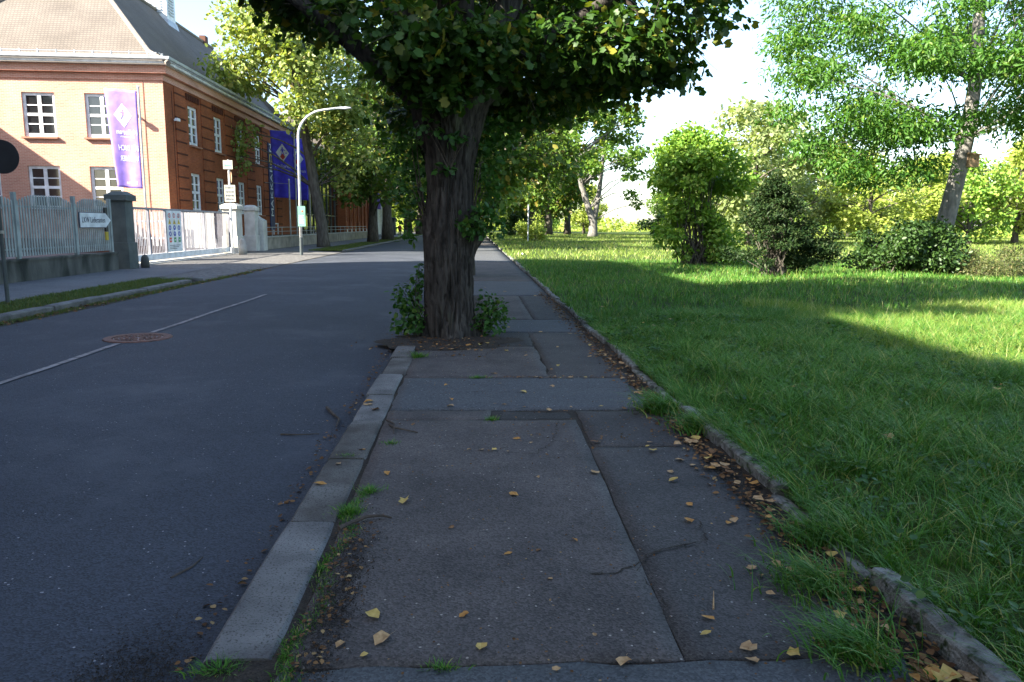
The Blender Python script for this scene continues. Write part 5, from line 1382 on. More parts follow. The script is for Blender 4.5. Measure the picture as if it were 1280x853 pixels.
for j in range(nzv):
    b = j * nth
    for k in range(nth): F.append((b + k, b + (k + 1) % nth, b + nth + (k + 1) % nth, b + nth + k))
me = np_mesh('trunk', np.array(vs), np.array(F), 4, smooth=True); link('trunk', me, 'bark_dark', big)
rng = np.random.default_rng(77)
LIMBS = [((-0.22, 0, 3.2), (-0.75, 0.1, 4.6), (-1.7, 0.5, 6.8), (-2.6, 0.8, 9.0), .30), ((0.25, 0.05, 3.2), (0.75, 0.1, 4.6), (1.6, 0.4, 6.6), (2.6, 1.0, 8.6), .30),
         ((0, 0.1, 3.3), (0.0, 0.3, 5.2), (0.1, 0.8, 8.0), (0.0, 1.2, 11.5), .32), ((0, 0.2, 3.2), (-0.3, 1.2, 5.0), (-0.6, 2.6, 7.0), (-0.8, 3.6, 8.6), .24),
         ((0.1, -0.1, 3.3), (0.2, -0.7, 4.7), (0.0, -1.2, 6.2), (0.1, -1.4, 7.4), .20), ((-0.2, -0.05, 3.1), (-1.2, -0.4, 3.9), (-2.3, -0.7, 4.7), (-3.2, -0.8, 5.3), .15),
         ((0.3, 0, 3.2), (1.2, -0.2, 4.0), (2.3, -0.3, 4.7), (3.3, -0.3, 5.1), .15), ((0.1, 0.3, 3.2), (0.9, 1.6, 4.6), (1.7, 2.8, 6.0), (2.2, 3.4, 7.0), .18)]
limb_paths = []
for L in LIMBS:
    P = [Vector(p) for p in L[:4]]; pts = []
    for a, b, c, d in ((P[0], P[0], P[1], P[2]), (P[0], P[1], P[2], P[3]), (P[1], P[2], P[3], P[3])):
        for t in (0, .25, .5, .75):
            pts.append(0.5 * ((2 * b) + (c - a) * t + (2 * a - 5 * b + 4 * c - d) * t * t + (3 * b - 3 * c + d - a) * t ** 3))
    pts.append(P[3]); limb_paths.append(pts)
    n = len(pts); MB().tube(pts, [L[4] * (1 - 0.78 * i / (n - 1)) for i in range(n)], 10).build('limb', 'bark_dark', big, smooth=True)
# foliage clumps: a wide low skirt and a dome above it (local coordinates)
cl = []
def addc(x, y, z, s, sq=0.6): cl.append(((x, y, z), (s, s, s * sq)))
# drooping skirt seen along the top of the picture
for x, y, z, s in [q for q in ((-3.0, -.5, 5.1, .7), (-2.5, -.9, 4.7, .65), (-2.0, .2, 4.75, .7), (-1.55, -.4, 4.3, .7), (-1.45, .9, 4.1, .7), (-.45, -.8, 3.6, .4), (.0, -.8, 3.75, .4), (-.25, -.7, 3.95, .5), (-1.25, .2, 3.55, .7),
                   (-1.25, .7, 3.1, .5), (-1.3, .5, 2.7, .45), (-1.05, .9, 3.2, .6), (-1.0, -.5, 4.0, .7), (-.45, -1.0, 4.0, .7), (.1, -.9, 3.85, .6), (-.2, -.6, 3.55, .42), (.05, -.55, 3.3, .34),
                   (.6, -.6, 4.0, .7), (-2.2, -.2, 5.0, .6), (-2.8, 0, 5.1, .6), (-1.7, 0, 4.6, .55), (-3.3, .2, 5.35, .6), (-2.0, .6, 4.75, .6), (-2.6, .5, 5.0, .6), (-1.3, -.5, 4.3, .55), (-.25, -.6, 3.45, .35), (.1, -.6, 3.5, .35), (-.6, -.4, 3.6, .4), (-.1, -.65, 3.2, .28), (.35, -.4, 3.5, .34), (.6, -.35, 3.72, .4), (.45, -.5, 3.85, .4), (1.0, .4, 3.65, .65), (.85, 1.0, 3.35, .65), (1.3, 1.1, 3.5, .7), (1.6, -.2, 4.05, .75), (1.9, .8, 3.75, .7), (2.3, -.4, 4.1, .75), (2.6, .4, 3.85, .7),
                   (2.95, -.2, 4.0, .6), (3.2, 0, 3.75, .45), (3.3, -.5, 4.45, .65), (3.6, -.2, 4.75, .6), (3.75, .3, 5.2, .6), (2.9, -1.0, 4.8, .7), (1.2, -1.2, 4.6, .75), (-.6, -1.6, 4.7, .75),
                   (-2.0, -1.4, 4.9, .75), (.3, -1.7, 4.9, .7), (2.0, -1.4, 5.0, .75), (-3.5, -.1, 5.3, .7), (-3.0, -1.2, 5.3, .7), (.7, 1.8, 3.4, .7), (-.6, 1.9, 3.4, .7), (1.6, 2.2, 3.8, .8), (-1.4, 2.2, 4.1, .7), (2.5, 1.7, 4.0, .8),
                   (-2.2, 1.7, 4.9, .8), (0, 2.8, 3.8, .8)) if not (q[1] < -1.1 and q[2] > 4.5)]:
    addc(x, y, z, s)
for _ in range(80):
    a = rng.uniform(0, 2 * math.pi); q = math.sqrt(rng.random()) * 3.9; x, y = q * math.cos(a), 0.9 + q * math.sin(a)
    if y < -0.5: continue
    top = 12.5 - 0.32 * q * q; z = rng.uniform(4.9, max(5.6, top))
    addc(x, y, z, rng.uniform(0.7, 1.15))
def ok(c):
    (x, y, z), (s, _, sz) = c
    X = x + TX; low = z - sz * .9
    if X - s * .6 < -1.5 and low < 3.55 + .5 * (-1.5 - (X - s * .6)): return False
    if x + s * .8 > 3.85 and z < 7: return False
    return True
cl = [c for c in cl if ok(c)]
V, F = leaf_cloud(rng, cl, 58000, 0.108, 'maple', droop=0.55, flat=0.8, shell=0.35)
link('crown', np_mesh('crown', V, F, 3), 'leaf_maple', big)
tw = MB()
for (c, r_) in cl:
    best = None
    for pts in limb_paths:
        for p in pts[3:]:
            d = (p - Vector(c)).length + max(0, p.z - c[2]) * 0.6
            if best is None or d < best[0]: best = (d, p)
    pts = branch_pts(best[1], c, rng, 0.1, 5); r0 = min(0.05, 0.018 + 0.012 * best[0])
    tw.tube(pts, [r0 * (1 - .75 * i / 4) for i in range(5)], 5, cap=False)
    for q in range(5):
        e = Vector(c) + Vector(rng.normal(size=3)) * 0.55 * r_[0]
        tw.tube(branch_pts(pts[3], e, rng, 0.08, 4), [0.008, 0.006, 0.005, 0.003], 3, cap=False)
tag(tw.build('twigs', 'twig', big), kind='stuff')
# leafy shoots on the trunk (burl and flank) and at its foot: parts of the tree
def shoots(name, clumps, n, size, template, mt, parent, stems, seed, stem_mat='twig'):
    rg = np.random.default_rng(seed); V, F = leaf_cloud(rg, clumps, n, size, template, droop=0.35, flat=0.7, shell=0.3)
    o = link(name, np_mesh(name, V, F, 3), mt, parent); tag(o, kind='stuff')
    mb = MB()
    for (p, c) in stems:
        mb.tube(branch_pts(p, c, rg, 0.12, 5), [0.011, 0.009, 0.007, 0.005, 0.003], 4, cap=False)
    tag(mb.build('stems', stem_mat, o), kind='stuff')
    return o
def stems_to(base, clumps, rg, per=3):
    out = []
    for (c, r_) in clumps:
        for _ in range(per): out.append((tuple(Vector(base) + Vector(rg.normal(size=3)) * 0.05), tuple(Vector(c) + Vector(rg.normal(size=3)) * 0.5 * r_[0])))
    return out
rg = np.random.default_rng(8)
cA = [((-.46, -.10, .22), (.17, .2, .2)), ((-.55, -.05, .45), (.2, .2, .2)), ((-.66, -.1, .30), (.17, .18, .22)), ((-.50, .0, .70), (.13, .14, .2)), ((-.72, 0, .62), (.13, .12, .12)), ((-.44, 0, .95), (.07, .08, .12)), ((-.62, -.15, .14), (.2, .2, .12))]
shoots('basal_shoots', cA, 560, 0.075, 'oval', 'leaf_sucker', big, stems_to((-.42, -.05, 0), cA, rg), 1)
cB = [((.50, -.05, .2), (.17, .2, .18)), ((.62, -.05, .32), (.18, .18, .18)), ((.55, 0, .5), (.16, .15, .16)), ((.74, 0, .45), (.12, .12, .12)), ((.82, 0, .26), (.10, .1, .1)), ((.68, -.1, .13), (.16, .16, .1))]
shoots('basal_shoots', cB, 430, 0.07, 'oval', 'leaf_sucker', big, stems_to((.40, -.05, 0), cB, rg), 2)
cC = [((.48, -.25, 1.72), (.2, .2, .18)), ((.38, -.32, 1.55), (.2, .15, .15)), ((.62, -.05, 1.85), (.16, .2, .2)), ((.58, .05, 2.15), (.17, .2, .26)), ((.55, .1, 2.55), (.2, .22, .3)), ((.68, .2, 2.9), (.3, .25, .3)), ((.20, -.40, 1.62), (.12, .1, .1)), ((.7, -.1, 1.55), (.14, .14, .12))]
shoots('trunk_shoots', cC, 950, 0.085, 'oval', 'leaf_sucker', big, stems_to((.40, -.1, 1.5), cC, rg, 2), 3)
cD = [((-.50, .05, 2.05), (.16, .2, .2)), ((-.58, .1, 1.75), (.16, .2, .18)), ((-.60, .1, 1.48), (.14, .15, .15)), ((-.45, .05, 2.4), (.14, .2, .2)), ((-.7, .15, 2.1), (.14, .15, .2)), ((-.42, 0, 2.75), (.2, .2, .2)), ((-.68, .1, 2.6), (.25, .2, .3))]
shoots('trunk_shoots', cD, 640, 0.085, 'oval', 'leaf_sucker', big, stems_to((-.36, 0, 1.65), cD, rg, 2), 4)
cE = [((-.05, -.42, 2.35), (.16, .08, .08)), ((.12, -.46, 2.75), (.2, .1, .1)), ((-.25, -.46, 2.9), (.2, .1, .12))]
shoots('trunk_shoots', cE, 120, 0.09, 'oval', 'leaf_sucker', big, stems_to((0, -.36, 2.3), cE, rg, 2), 5)
# the leaves that show largest, each its own part: lower front of the skirt
lm = []
for k, (mt) in enumerate(('leaf_maple', 'leaf_maple', 'leaf_sucker')):
    T, F_ = T_LEAF['maple']; T2 = T.copy(); T2[:, 2] += 0.05 * np.sin(T[:, 0] * 6 + k) - 0.12 * T[:, 1] ** 2 * (k - .5)
    me = np_mesh('leaf', T2, F_, 3); me.materials.append(MATS[mt]); lm.append(me)
skirt = [c for c in cl[:34] if c[0][1] < 0.5]
for k in range(280):
    c, r_ = skirt[k % len(skirt)]
    d = Vector(rng.normal(size=3)); d.y = -abs(d.y); d.normalize()
    o = bpy.data.objects.new('leaf', lm[k % 3]); C.objects.link(o); o.parent = big
    o.location = (c[0] + d.x * r_[0], c[1] + d.y * r_[1], c[2] + d.z * r_[2] * 0.9)
    s_ = rng.uniform(0.07, 0.115); o.scale = (s_, s_, s_)
    o.rotation_euler = (rng.normal() * 0.5 - 0.5, rng.normal() * 0.5, rng.uniform(0, 6.28))

# ================================================================== OTHER TREES
def straight(h, r_, lean=(0, 0), top=0.5, n=7, bend=0.0):
    return [(lean[0] * i / (n - 1) + bend * math.sin(math.pi * i / (n - 1)), lean[1] * i / (n - 1), -0.1 + (h + .1) * i / (n - 1), r_ * (1 + 0.35 * math.exp(-i * 1.6)) * (1 - (1 - top) * i / (n - 1))) for i in range(n)]
rg = np.random.default_rng(100)
# across the street
tree('street_tree', 'tall sunlit yellow-green street tree with a leaning trunk, nearest behind the lamp mast', (-10.3, 52.0, 0),
     [(0, 0, -.1, .50), (-.05, 0, .6, .42), (-.1, 0, 1.6, .38), (-.5, 0, 4, .36), (-.8, .1, 6, .33), (-1.3, .2, 9, .26), (-1.8, .3, 12.5, .16), (-2.1, .3, 15.5, .08)],
     [c for c in clumps_in(rg, (-1.7, 0, 11.6), (4.6, 4.2, 5.6), 56, 1.45, 4.6) if not (-5.0 < c[0][0] < -1.3 and c[0][2] < 9.6)] + [((-5.2, -.8, 6.9), (1.2, 1.2, .8)), ((-5.9, -.5, 6.1), (.8, .8, .6)), ((2.6, -.5, 7.5), (1.3, 1.2, 1)), ((3.2, 0, 6), (1.2, 1.1, 1)), ((2.2, -.3, 9), (1.4, 1.2, 1)), ((.5, -.6, 8.4), (1.1, 1.1, .9)), ((-5.3, -.6, 5.5), (.8, .8, .6)), ((-4.9, -.6, 7.6), (1, 1, .8)), ((1.2, -.5, 6.8), (1.2, 1.2, .9)), ((2.0, -.3, 5.6), (1.1, 1, 1.0)), ((1.6, .3, 4.4), (.9, .9, .8))],
     17000, 0.29, 'oval', 'leaf_street', 'bark', seed=201, limb_r=.07, group=None, kmax=62)
tree('street_tree', 'second street tree across the road with a straight dark trunk and dropping foliage', (-9.05, 68.0, 0), straight(12, .42, (.3, 0)),
     clumps_in(rg, (0.2, 0, 9.2), (4.6, 4.4, 5.2), 36, 1.5, 4.2) + [((2.6, -2, 6), (1.4, 1.3, 1.1)), ((-2.6, -2, 5.6), (1.4, 1.3, 1.1)), ((-3.6, -1, 7), (1.4, 1.3, 1.1)), ((1.6, -2.5, 4.3), (1.3, 1.2, 1)), ((-1.5, -2.5, 4.0), (1.3, 1.2, 1)), ((-.2, -2.6, 4.9), (1.2, 1, .9))], 9000, 0.36, 'oval', 'leaf_row', 'bark', seed=202, kmax=40)
tree('street_tree', 'third street tree across the road, thick dark trunk just right of the second', (-9.0, 79.5, 0), straight(13, .52, (-.2, 0)),
     clumps_in(rg, (0.2, 0, 10), (5.0, 5, 5.6), 36, 1.6, 4.6), 8000, 0.45, 'card', 'leaf_row', 'bark', seed=203, kmax=36)
tree('street_tree', 'fourth street tree, far down the road beside the walking person', (-8.8, 102.0, 0), straight(12, .5, (.2, 0)),
     clumps_in(rg, (0.3, 0, 9.2), (5.0, 5, 5.2), 30, 1.7, 4.0), 6500, 0.53, 'card', 'leaf_row', 'bark', seed=204, kmax=30)
tree('street_tree', 'farthest street tree on the left, pale yellow-green where the road ends', (-9.0, 126.0, 0), straight(12, .5),
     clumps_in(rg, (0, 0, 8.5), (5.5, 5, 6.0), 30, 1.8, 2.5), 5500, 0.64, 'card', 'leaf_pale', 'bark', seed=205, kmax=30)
# same kerb as the big trunk, hidden behind it
tree('street_tree', 'street tree directly behind the massive trunk on the same kerb, foliage low over the walkway', (-.30, 24.0, 0), straight(9.5, .30, (.1, 0)),
     clumps_in(rg, (0.4, 0, 6.2), (3.3, 3.2, 3.9), 46, 1.0, 2.6), 21000, 0.17, 'oval', 'leaf_row', 'bark', seed=206, kmax=40)
tree('street_tree', 'second street tree behind the massive trunk, with brownish dry foliage', (-.25, 47.0, 0), straight(10, .34),
     clumps_in(rg, (0.4, 0, 7.2), (4.2, 4, 4.4), 34, 1.4, 2.9), 8500, 0.28, 'oval', 'leaf_row', 'bark', seed=207, kmax=34)
tree('street_tree', 'third street tree behind the massive trunk, far along the kerb', (-.2, 64.0, 0), straight(11, .36),
     clumps_in(rg, (0.4, 0, 8.0), (4.6, 4, 5.0), 30, 1.6, 3.0), 7000, 0.36, 'oval', 'leaf_street', 'bark', seed=208, kmax=30)
tree('street_tree', 'bright far street tree closing the view along the walkway', (0.2, 92.0, 0), straight(12, .4),
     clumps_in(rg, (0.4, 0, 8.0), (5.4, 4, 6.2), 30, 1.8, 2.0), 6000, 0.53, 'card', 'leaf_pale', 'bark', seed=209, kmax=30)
# unseen trees added to both rows: their crowns block sky and darken the street
tree('street_tree', 'unseen tree added to shade the street, on the walkway kerb nearest behind the viewpoint', (-.3, -3.2, 0), straight(9, .34),
     clumps_in(rg, (0.6, -.3, 7.2), (5.0, 4.6, 3.6), 34, 1.5, 3.8), 9000, 0.26, 'oval', 'leaf_maple', 'bark', seed=220, kmax=34)
tree('street_tree', 'unseen tree added to shade the street, near verge across the road, left of the viewpoint', (-10.6, 2.0, 0), straight(7.5, .34),
     clumps_in(rg, (0, 0, 6.2), (3.8, 3.8, 2.6), 30, 1.2, 3.6), 7000, 0.26, 'oval', 'leaf_maple', 'bark', seed=221, kmax=30)
tree('street_tree', 'unseen tree added to shade the street, verge across the road, farther behind the viewpoint', (-10.2, -9.0, 0), straight(7.5, .34),
     clumps_in(rg, (0, 0, 6.4), (4.4, 4.4, 2.8), 30, 1.4, 3.8), 7000, 0.26, 'oval', 'leaf_maple', 'bark', seed=222, kmax=30)
tree('street_tree', 'unseen tree added to shade the street, walkway kerb, farther behind the viewpoint', (-.3, -14.0, 0), straight(9, .34),
     clumps_in(rg, (0, 0, 7.4), (5.0, 4.6, 4.0), 30, 1.5, 3.6), 7000, 0.26, 'oval', 'leaf_maple', 'bark', seed=223, kmax=30)
# park
gz = lambda x, y: float(lawn_z(x, y)) - 0.03
tree('park_tree', 'park tree with a forked pale trunk and loose crown, standing alone past the round bush', (15.6, 96.0, gz(15.6, 96)),
     [(0, 0, -.2, .85), (0, 0, .6, .62), (0, 0, 2.0, .52), (-.6, 0, 3.6, .42), (-1.6, .2, 6.5, .34), (-2.3, .3, 10, .24), (-2.6, .3, 14, .12)],
     clumps_in(rg, (0.2, 0, 11.5), (5.6, 5.2, 6.2), 38, 1.35, 5.0, shell=.7) + [((4.8, 0, 5.6), (1.2, 1, .7)), ((5.6, 0, 4.4), (.8, .8, .6)), ((5.5, 0, 8), (1.2, 1, .8)), ((6, 0, 11), (1.2, 1.2, .9))],
     7600, 0.42, 'oval', 'leaf_park', 'bark_pale', seed=210, kmax=42, limb_r=.07)
ft = [o for o in C.objects if o.name.startswith('park_tree')][0]
MB().tube([(0, 0, 1.6), (.3, 0, 3.4), (.7, 0, 6), (1.0, .1, 9), (1.4, .1, 13)], [.42, .36, .30, .22, .1], 10).build('limb', 'bark_pale', ft, smooth=True)
tree('park_tree', 'dark leafy park tree to the left of the forked tree, right of the thin post', (11.0, 108.0, gz(11, 108)), straight(11, .55),
     clumps_in(rg, (-0.5, 0, 8.6), (6.2, 5, 5.6), 34, 2.0, 3.0), 7000, 0.6, 'card', 'leaf_row', 'bark', seed=211, kmax=34)
tree('park_tree', 'dark slim park tree just behind the forked tree', (14.8, 116.0, gz(14.8, 116)), straight(11, .5),
     clumps_in(rg, (0, 0, 8.6), (5.0, 5, 5.6), 30, 1.9, 2.8), 6000, 0.6, 'card', 'leaf_park', 'bark', seed=212, kmax=30)
tree('park_tree', 'shaded park tree between the walkway and the thin post', (6.6, 84.0, gz(6.6, 84)), straight(11, .42, (.4, 0)),
     clumps_in(rg, (0.3, 0, 8.2), (4.6, 4.4, 5.0), 34, 1.5, 3.3), 8500, 0.41, 'card', 'leaf_row', 'bark', seed=213, kmax=34)
def bush(name, label, loc, clumps, n, leaf, template, mt, stems=24, spread=.4, stem_r=.03, stem_mat='bark', seed=1, cat='bush', group=None, droop=.3, base=(0, 0, 0), shell=.5, flat=.5, jitter=.9):
    rg = np.random.default_rng(seed); root = empty(name, loc, label, cat, group)
    V, F = leaf_cloud(rg, clumps, n, leaf, template, droop, flat, shell, jitter); link('foliage', np_mesh('foliage', V, F, 3), mt, root)
    mb = MB()
    for k in range(stems):
        c, r_ = clumps[k % len(clumps)]
        p = Vector(base) + Vector((rg.normal() * spread, rg.normal() * spread * .7, -.05))
        mb.tube(branch_pts(p, c, rg, 0.06, 5), [stem_r, stem_r * .8, stem_r * .6, stem_r * .4, stem_r * .2], 5, cap=False)
    mb.build('stems', stem_mat, root)
    return root
cb = clumps_in(rg, (-.1, 0, 3.7), (1.75, 1.6, 1.9), 50, .6, 1.0, shell=.6) + clumps_in(rg, (-.4, -.3, 1.5), (1.2, .9, .9), 14, .45, .5, shell=.7) + [((.7, -.8, .7), (.7, .6, .5)), ((1.2, -.6, .5), (.5, .5, .4)), ((1.3, -.3, 1.1), (.55, .5, .5)), ((-1.5, -.4, 1.2), (.45, .5, .45)), ((.5, -.9, 1.3), (.5, .4, .5))]
bush('round_bush', 'big round sunlit green bush on many thin bare brown stems in the lawn', (9.3, 30.2, gz(9.3, 30)), cb, 17000, 0.16, 'oval', 'leaf_bush', stems=70, spread=.42, stem_r=.035, seed=31)
# feathery dark evergreen
cc = []
for k in range(95):
    a = rg.uniform(0, 6.28); h = rg.random() ** .8; z = .25 + 2.7 * h; q = (1.5 * (1 - h) ** .8 + .15) * rg.uniform(.35, 1)
    cc.append(((q * math.cos(a) - .15, q * math.sin(a) * .8, z), (.30, .28, .14)))
for k in range(26):
    a = rg.uniform(0, 6.28); q = .9 * math.sqrt(rg.random()); cc.append(((1.25 + q * math.cos(a), .3 + q * math.sin(a) * .7, rg.uniform(.3, 1.55)), (.36, .34, .2)))
cc += [((-1.5, -.3, .62), (.35, .3, .12)), ((-1.85, -.35, .85), (.25, .2, .1)), ((-.2, 0, 3.1), (.2, .2, .3)), ((1.9, 0, 1.35), (.4, .3, .15))]
bush('evergreen_shrub', 'dark feathery evergreen shrub with a pointed top in the lawn', (9.75, 23.3, gz(9.75, 23.3)), cc, 24000, 0.125, 'lance', 'leaf_yew', stems=90, spread=.18, stem_r=.022, seed=32, droop=-.15, flat=.4, shell=.2)
cs = clumps_in(rg, (-.15, 0, .95), (1.75, 1.2, .95), 42, .5, .2, shell=.5)
bush('low_shrub', 'low dense dark green shrub at the foot of the leaning tree', (14.9, 24.6, gz(14.9, 24.6)), cs, 13000, 0.11, 'oval', 'leaf_shrub', stems=40, spread=.6, seed=33)
for k, (x, y, h, wd, lab) in enumerate(((17.4, 24.0, 1.0, 1.1, 'straggly grey-green weeds right beside the low dark shrub'), (19.3, 24.6, 1.25, 1.1, 'taller straggly weeds at the right edge beyond the lawn'), (16.6, 23.5, .6, .7, 'dry brownish undergrowth in front of the leaning tree'))):
    cw = clumps_in(np.random.default_rng(40 + k), (0, 0, h * .5), (wd, .7, h * .5), 22, .32, .05)
    bush('weed_clump', lab, (x, y, gz(x, y)), cw, 3600, 0.085, 'lance', 'leaf_weed', stems=60, spread=.6, stem_r=.008, stem_mat='twig', seed=50 + k, cat='weeds')
# leaning tree on the right
cw = clumps_in(rg, (0.3, -.4, 8.4), (6.0, 5.2, 5.0), 64, 1.25, 4.2, shell=.45, squash=.62)
for x, y, z, s in ((-4.9, -.6, 4.2, .9), (-4.2, -1.4, 3.6, .9), (-3.4, -1.0, 3.2, .8), (-2.5, -1.6, 3.4, .9), (-1.5, -1.2, 3.6, .9), (-5.6, -.5, 5.4, .9), (-5.2, -1.8, 6.4, 1), (-4.2, -2, 5.2, 1), (-3.0, -2.2, 4.7, 1), (-1.9, -2.4, 4.6, 1),
                   (-.8, -2.2, 5.0, .8), (.6, -2, 5.3, .8), (2.1, -1.8, 5.0, .8), (3.4, -1.2, 4.3, .9), (-5.9, -1, 7.4, .9), (-4.6, -2.6, 7.6, 1), (-2.8, -3, 6.6, 1), (-1.2, -3.2, 6.4, 1), (.6, -3.2, 6.0, 1), (2.2, -3, 5.6, 1), (3.6, -2, 4.8, 1), (-2.6, 1, 3.9, .9), (-4.1, .8, 4.6, .9)):
    cw.append(((x, y, z), (s * 1.1, s * 1.1, s * .62)))
cw = [c for c in cw if not (-.9 < c[0][0] < 2.6 and c[0][2] - c[1][2] < 4.35)]
wt = tree('leaning_tree', 'leaning walnut-like tree with drooping narrow leaflets at the right, over the low shrub', (16.2, 25.3, gz(16.2, 25.3)),
          [(-.1, 0, -.1, .40), (.1, 0, .6, .32), (.38, 0, 2.0, .29), (.58, 0, 3.2, .27), (.78, 0, 4.6, .25), (.9, 0, 6.5, .21), (.85, .1, 9.3, .17), (.8, .2, 11.5, .08)],
          cw, 64000, 0.19, 'lance2', 'leaf_walnut', 'bark_pale', seed=214, droop=.8, flat=.6, kmax=60, bow=.05, shell=.15, limb_r=.03, amin=4, jitter=1.1)
nbx = empty('nest_box', (17.06, 25.05, 3.75), 'brown wooden nest box fixed to the right side of the leaning trunk', 'nest box')
MB().box(-.13, .22, -.13, .13, 0, .42).build('box', 'wood_box', nbx)
MB().prism([(-.17, .42), (.27, .40), (.27, .44), (-.17, .48)], 'y', -.18, .18).build('roof', 'wood_box', nbx)
b = MB(); b.lathe([(.03, 0), (.03, .012)], 12); o = b.build('hole_disc', 'plastic_black', nbx); o.rotation_euler = (R(90), 0, 0); o.location = (.05, -.128, .27)  # black disc painting the darkness inside the entrance opening
# sapling in the sunlit grass and dark low bushes near the far path
bush('low_shrub', 'small dark rounded bush beside the far end of the walkway', (6.3, 98.0, gz(6.3, 98)), clumps_in(rg, (0, 0, 1.7), (1.9, 1.4, 1.7), 16, .8, .3), 2600, 0.3, 'oval', 'leaf_shrub', stems=14, spread=.4, stem_r=.05, seed=61)
bush('low_shrub', 'low dark bush under the open sky right of the forked tree', (25.5, 100.0, gz(25.5, 100)), clumps_in(rg, (0, 0, 1.5), (2.6, 1.4, 1.5), 16, .8, .3), 2400, 0.3, 'oval', 'leaf_shrub', stems=14, spread=.4, stem_r=.05, seed=62)
bush('low_shrub', 'yellowish loose shrub around the foot of the thin post', (5.9, 71.5, gz(5.9, 71)), clumps_in(rg, (0, 0, 1.2), (1.2, .9, 1.2), 12, .55, .2), 1700, 0.2, 'oval', 'leaf_pale', stems=14, spread=.3, stem_r=.03, seed=63)
st_ = empty('sapling_stalk', (10.5, 17.5, gz(10.5, 17.5)), 'single bare dark stalk standing up in the grass before the low shrub', 'plant')
MB().tube([(0, 0, 0), (.02, 0, .25), (.0, .02, .5)], [.012, .01, .006], 6).build('stem', 'twig', st_)
V, F = leaf_cloud(np.random.default_rng(5), [((0, 0, .42), (.07, .07, .12))], 26, .06, 'lance'); link('leaves', np_mesh('leaves', V, F, 3), 'leaf_shrub', st_)
# background trees: four shapes, copied with their own turn and size
protos = []
for k, (mt, c, r_, n) in enumerate((('leaf_pale', (0, 0, 6.4), (5.0, 5.0, 4.8), 5200), ('leaf_hazy', (0, 0, 8.0), (5.2, 5.2, 6.4), 5200), ('leaf_park', (0, 0, 6.6), (4.6, 4.6, 5.0), 5000), ('leaf_bush', (0, 0, 5.2), (5.0, 4.6, 4.6), 5200))):
    protos.append((tree, mt, c, r_, n))
spots = [  # x, y, kind, scale, turn, label
 (23.5, 62, 1, 1.02, .3, 'tall pale hazy tree rising behind the round bush'),
 (30.5, 70, 1, .72, 2.1, 'pale hazy tree between the round bush and the evergreen shrub'),
 (36.0, 66, 0, .72, 1.1, 'pale sunlit tree behind the feathery evergreen shrub'),
 (43.5, 72, 0, .80, 4.0, 'broad pale yellow-green tree left of the leaning trunk'),
 (51.0, 74, 3, .85, .9, 'rounded bright green tree beside the leaning trunk'),
 (46.0, 92, 0, 1.0, 2.7, 'far pale tree in the second row behind the leaning tree'),
 (59.0, 78, 0, .92, 3.3, 'bright pale tree at the right edge behind the weeds'),
 (67.0, 84, 1, .80, 5.1, 'hazy tree at the far right edge of the park'),
 (30.0, 110, 2, .75, .2, 'far green tree on the left of the second row'),
 (39.0, 118, 1, .85, 1.9, 'far hazy tree in the middle of the second row'),
 (58.0, 112, 3, .95, 2.2, 'far bright tree in the second row towards the right'),
 (72.0, 110, 2, 1.0, 4.4, 'far green tree at the right end of the second row'),
 (84.0, 100, 0, 1.0, 5.5, 'outermost pale tree to the right of the park'),
 (66.0, 80, 1, 1.0, 1.6, 'tall hazy tree at the right edge behind the leaning trunk'),
 (55.0, 86, 0, 1.05, 3.9, 'pale tree filling the gap right of the leaning trunk'),
 (76.0, 94, 3, 1.1, 2.0, 'rounded bright tree at the right edge, second row'),
 (36.5, 88, 3, .85, 5.0, 'rounded bright tree between evergreen and leaning tree, second row'),
 (27.5, 88, 0, .72, 3.0, 'pale tree seen low between the round bush and the evergreen'),
 (19.5, 130, 0, .72, 4.4, 'pale tree low behind the forked tree'),
 (14.0, 150, 3, .8, 1.0, 'rounded bright tree far behind the dark park trees'),
 (2.6, 140, 0, .9, .4, 'bright pale tree where walkway and lawn meet far away'),
 (-4.0, 165, 2, 1.1, 1.4, 'green tree closing the far end of the road'),
 (-12.0, 158, 0, 1.1, 2.4, 'pale yellow tree at the far end of the road on the left'),
 (-20.0, 140, 3, 1.0, 3.4, 'bright tree behind the white building'),
 (-26.0, 112, 2, 1.1, 5.0, 'green tree rising behind the second brick building'),
 (10.5, 136, 2, .95, 2.9, 'far green tree behind the dark park trees'),
]
made = {}
for (x, y, k, s_, rz, lab) in spots:
    if k not in made:
        _, mt, c, r_, n = protos[k]
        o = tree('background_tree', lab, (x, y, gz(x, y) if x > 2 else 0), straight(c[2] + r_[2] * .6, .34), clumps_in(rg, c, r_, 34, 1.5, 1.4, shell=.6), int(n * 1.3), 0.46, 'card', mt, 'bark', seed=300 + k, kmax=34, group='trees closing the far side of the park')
        made[k] = o
    else:
        o = copy_tree(made[k]); o.location = (x, y, gz(x, y) if x > 2 else 0); o['label'] = lab
    o.scale = (s_, s_, s_ * (0.95 + 0.1 * math.sin(x))); o.rotation_euler = (0, 0, rz)
# far wood and hedge on the horizon: one mass
rg = np.random.default_rng(9); hc = []
for k in range(150):
    x = rg.uniform(-90, 240); y = 190 + rg.normal() * 12; hc.append(((x, y, rg.uniform(.6, 2.6)), (rg.uniform(4, 8), 4, rg.uniform(1.5, 2.8))))
for k in range(60):
    x = rg.uniform(28, 130); y = 128 + rg.normal() * 4; hc.append(((x, y, rg.uniform(.5, 1.3)), (rg.uniform(2, 4), 2, rg.uniform(.9, 1.5))))
V, F = leaf_cloud(rg, hc, 30000, .95, 'card'); o = link('far_wood', np_mesh('far_wood', V, F, 3), 'leaf_pale'); tag(o, 'far low wood and hedges along the horizon behind the park', 'wood', kind='stuff')

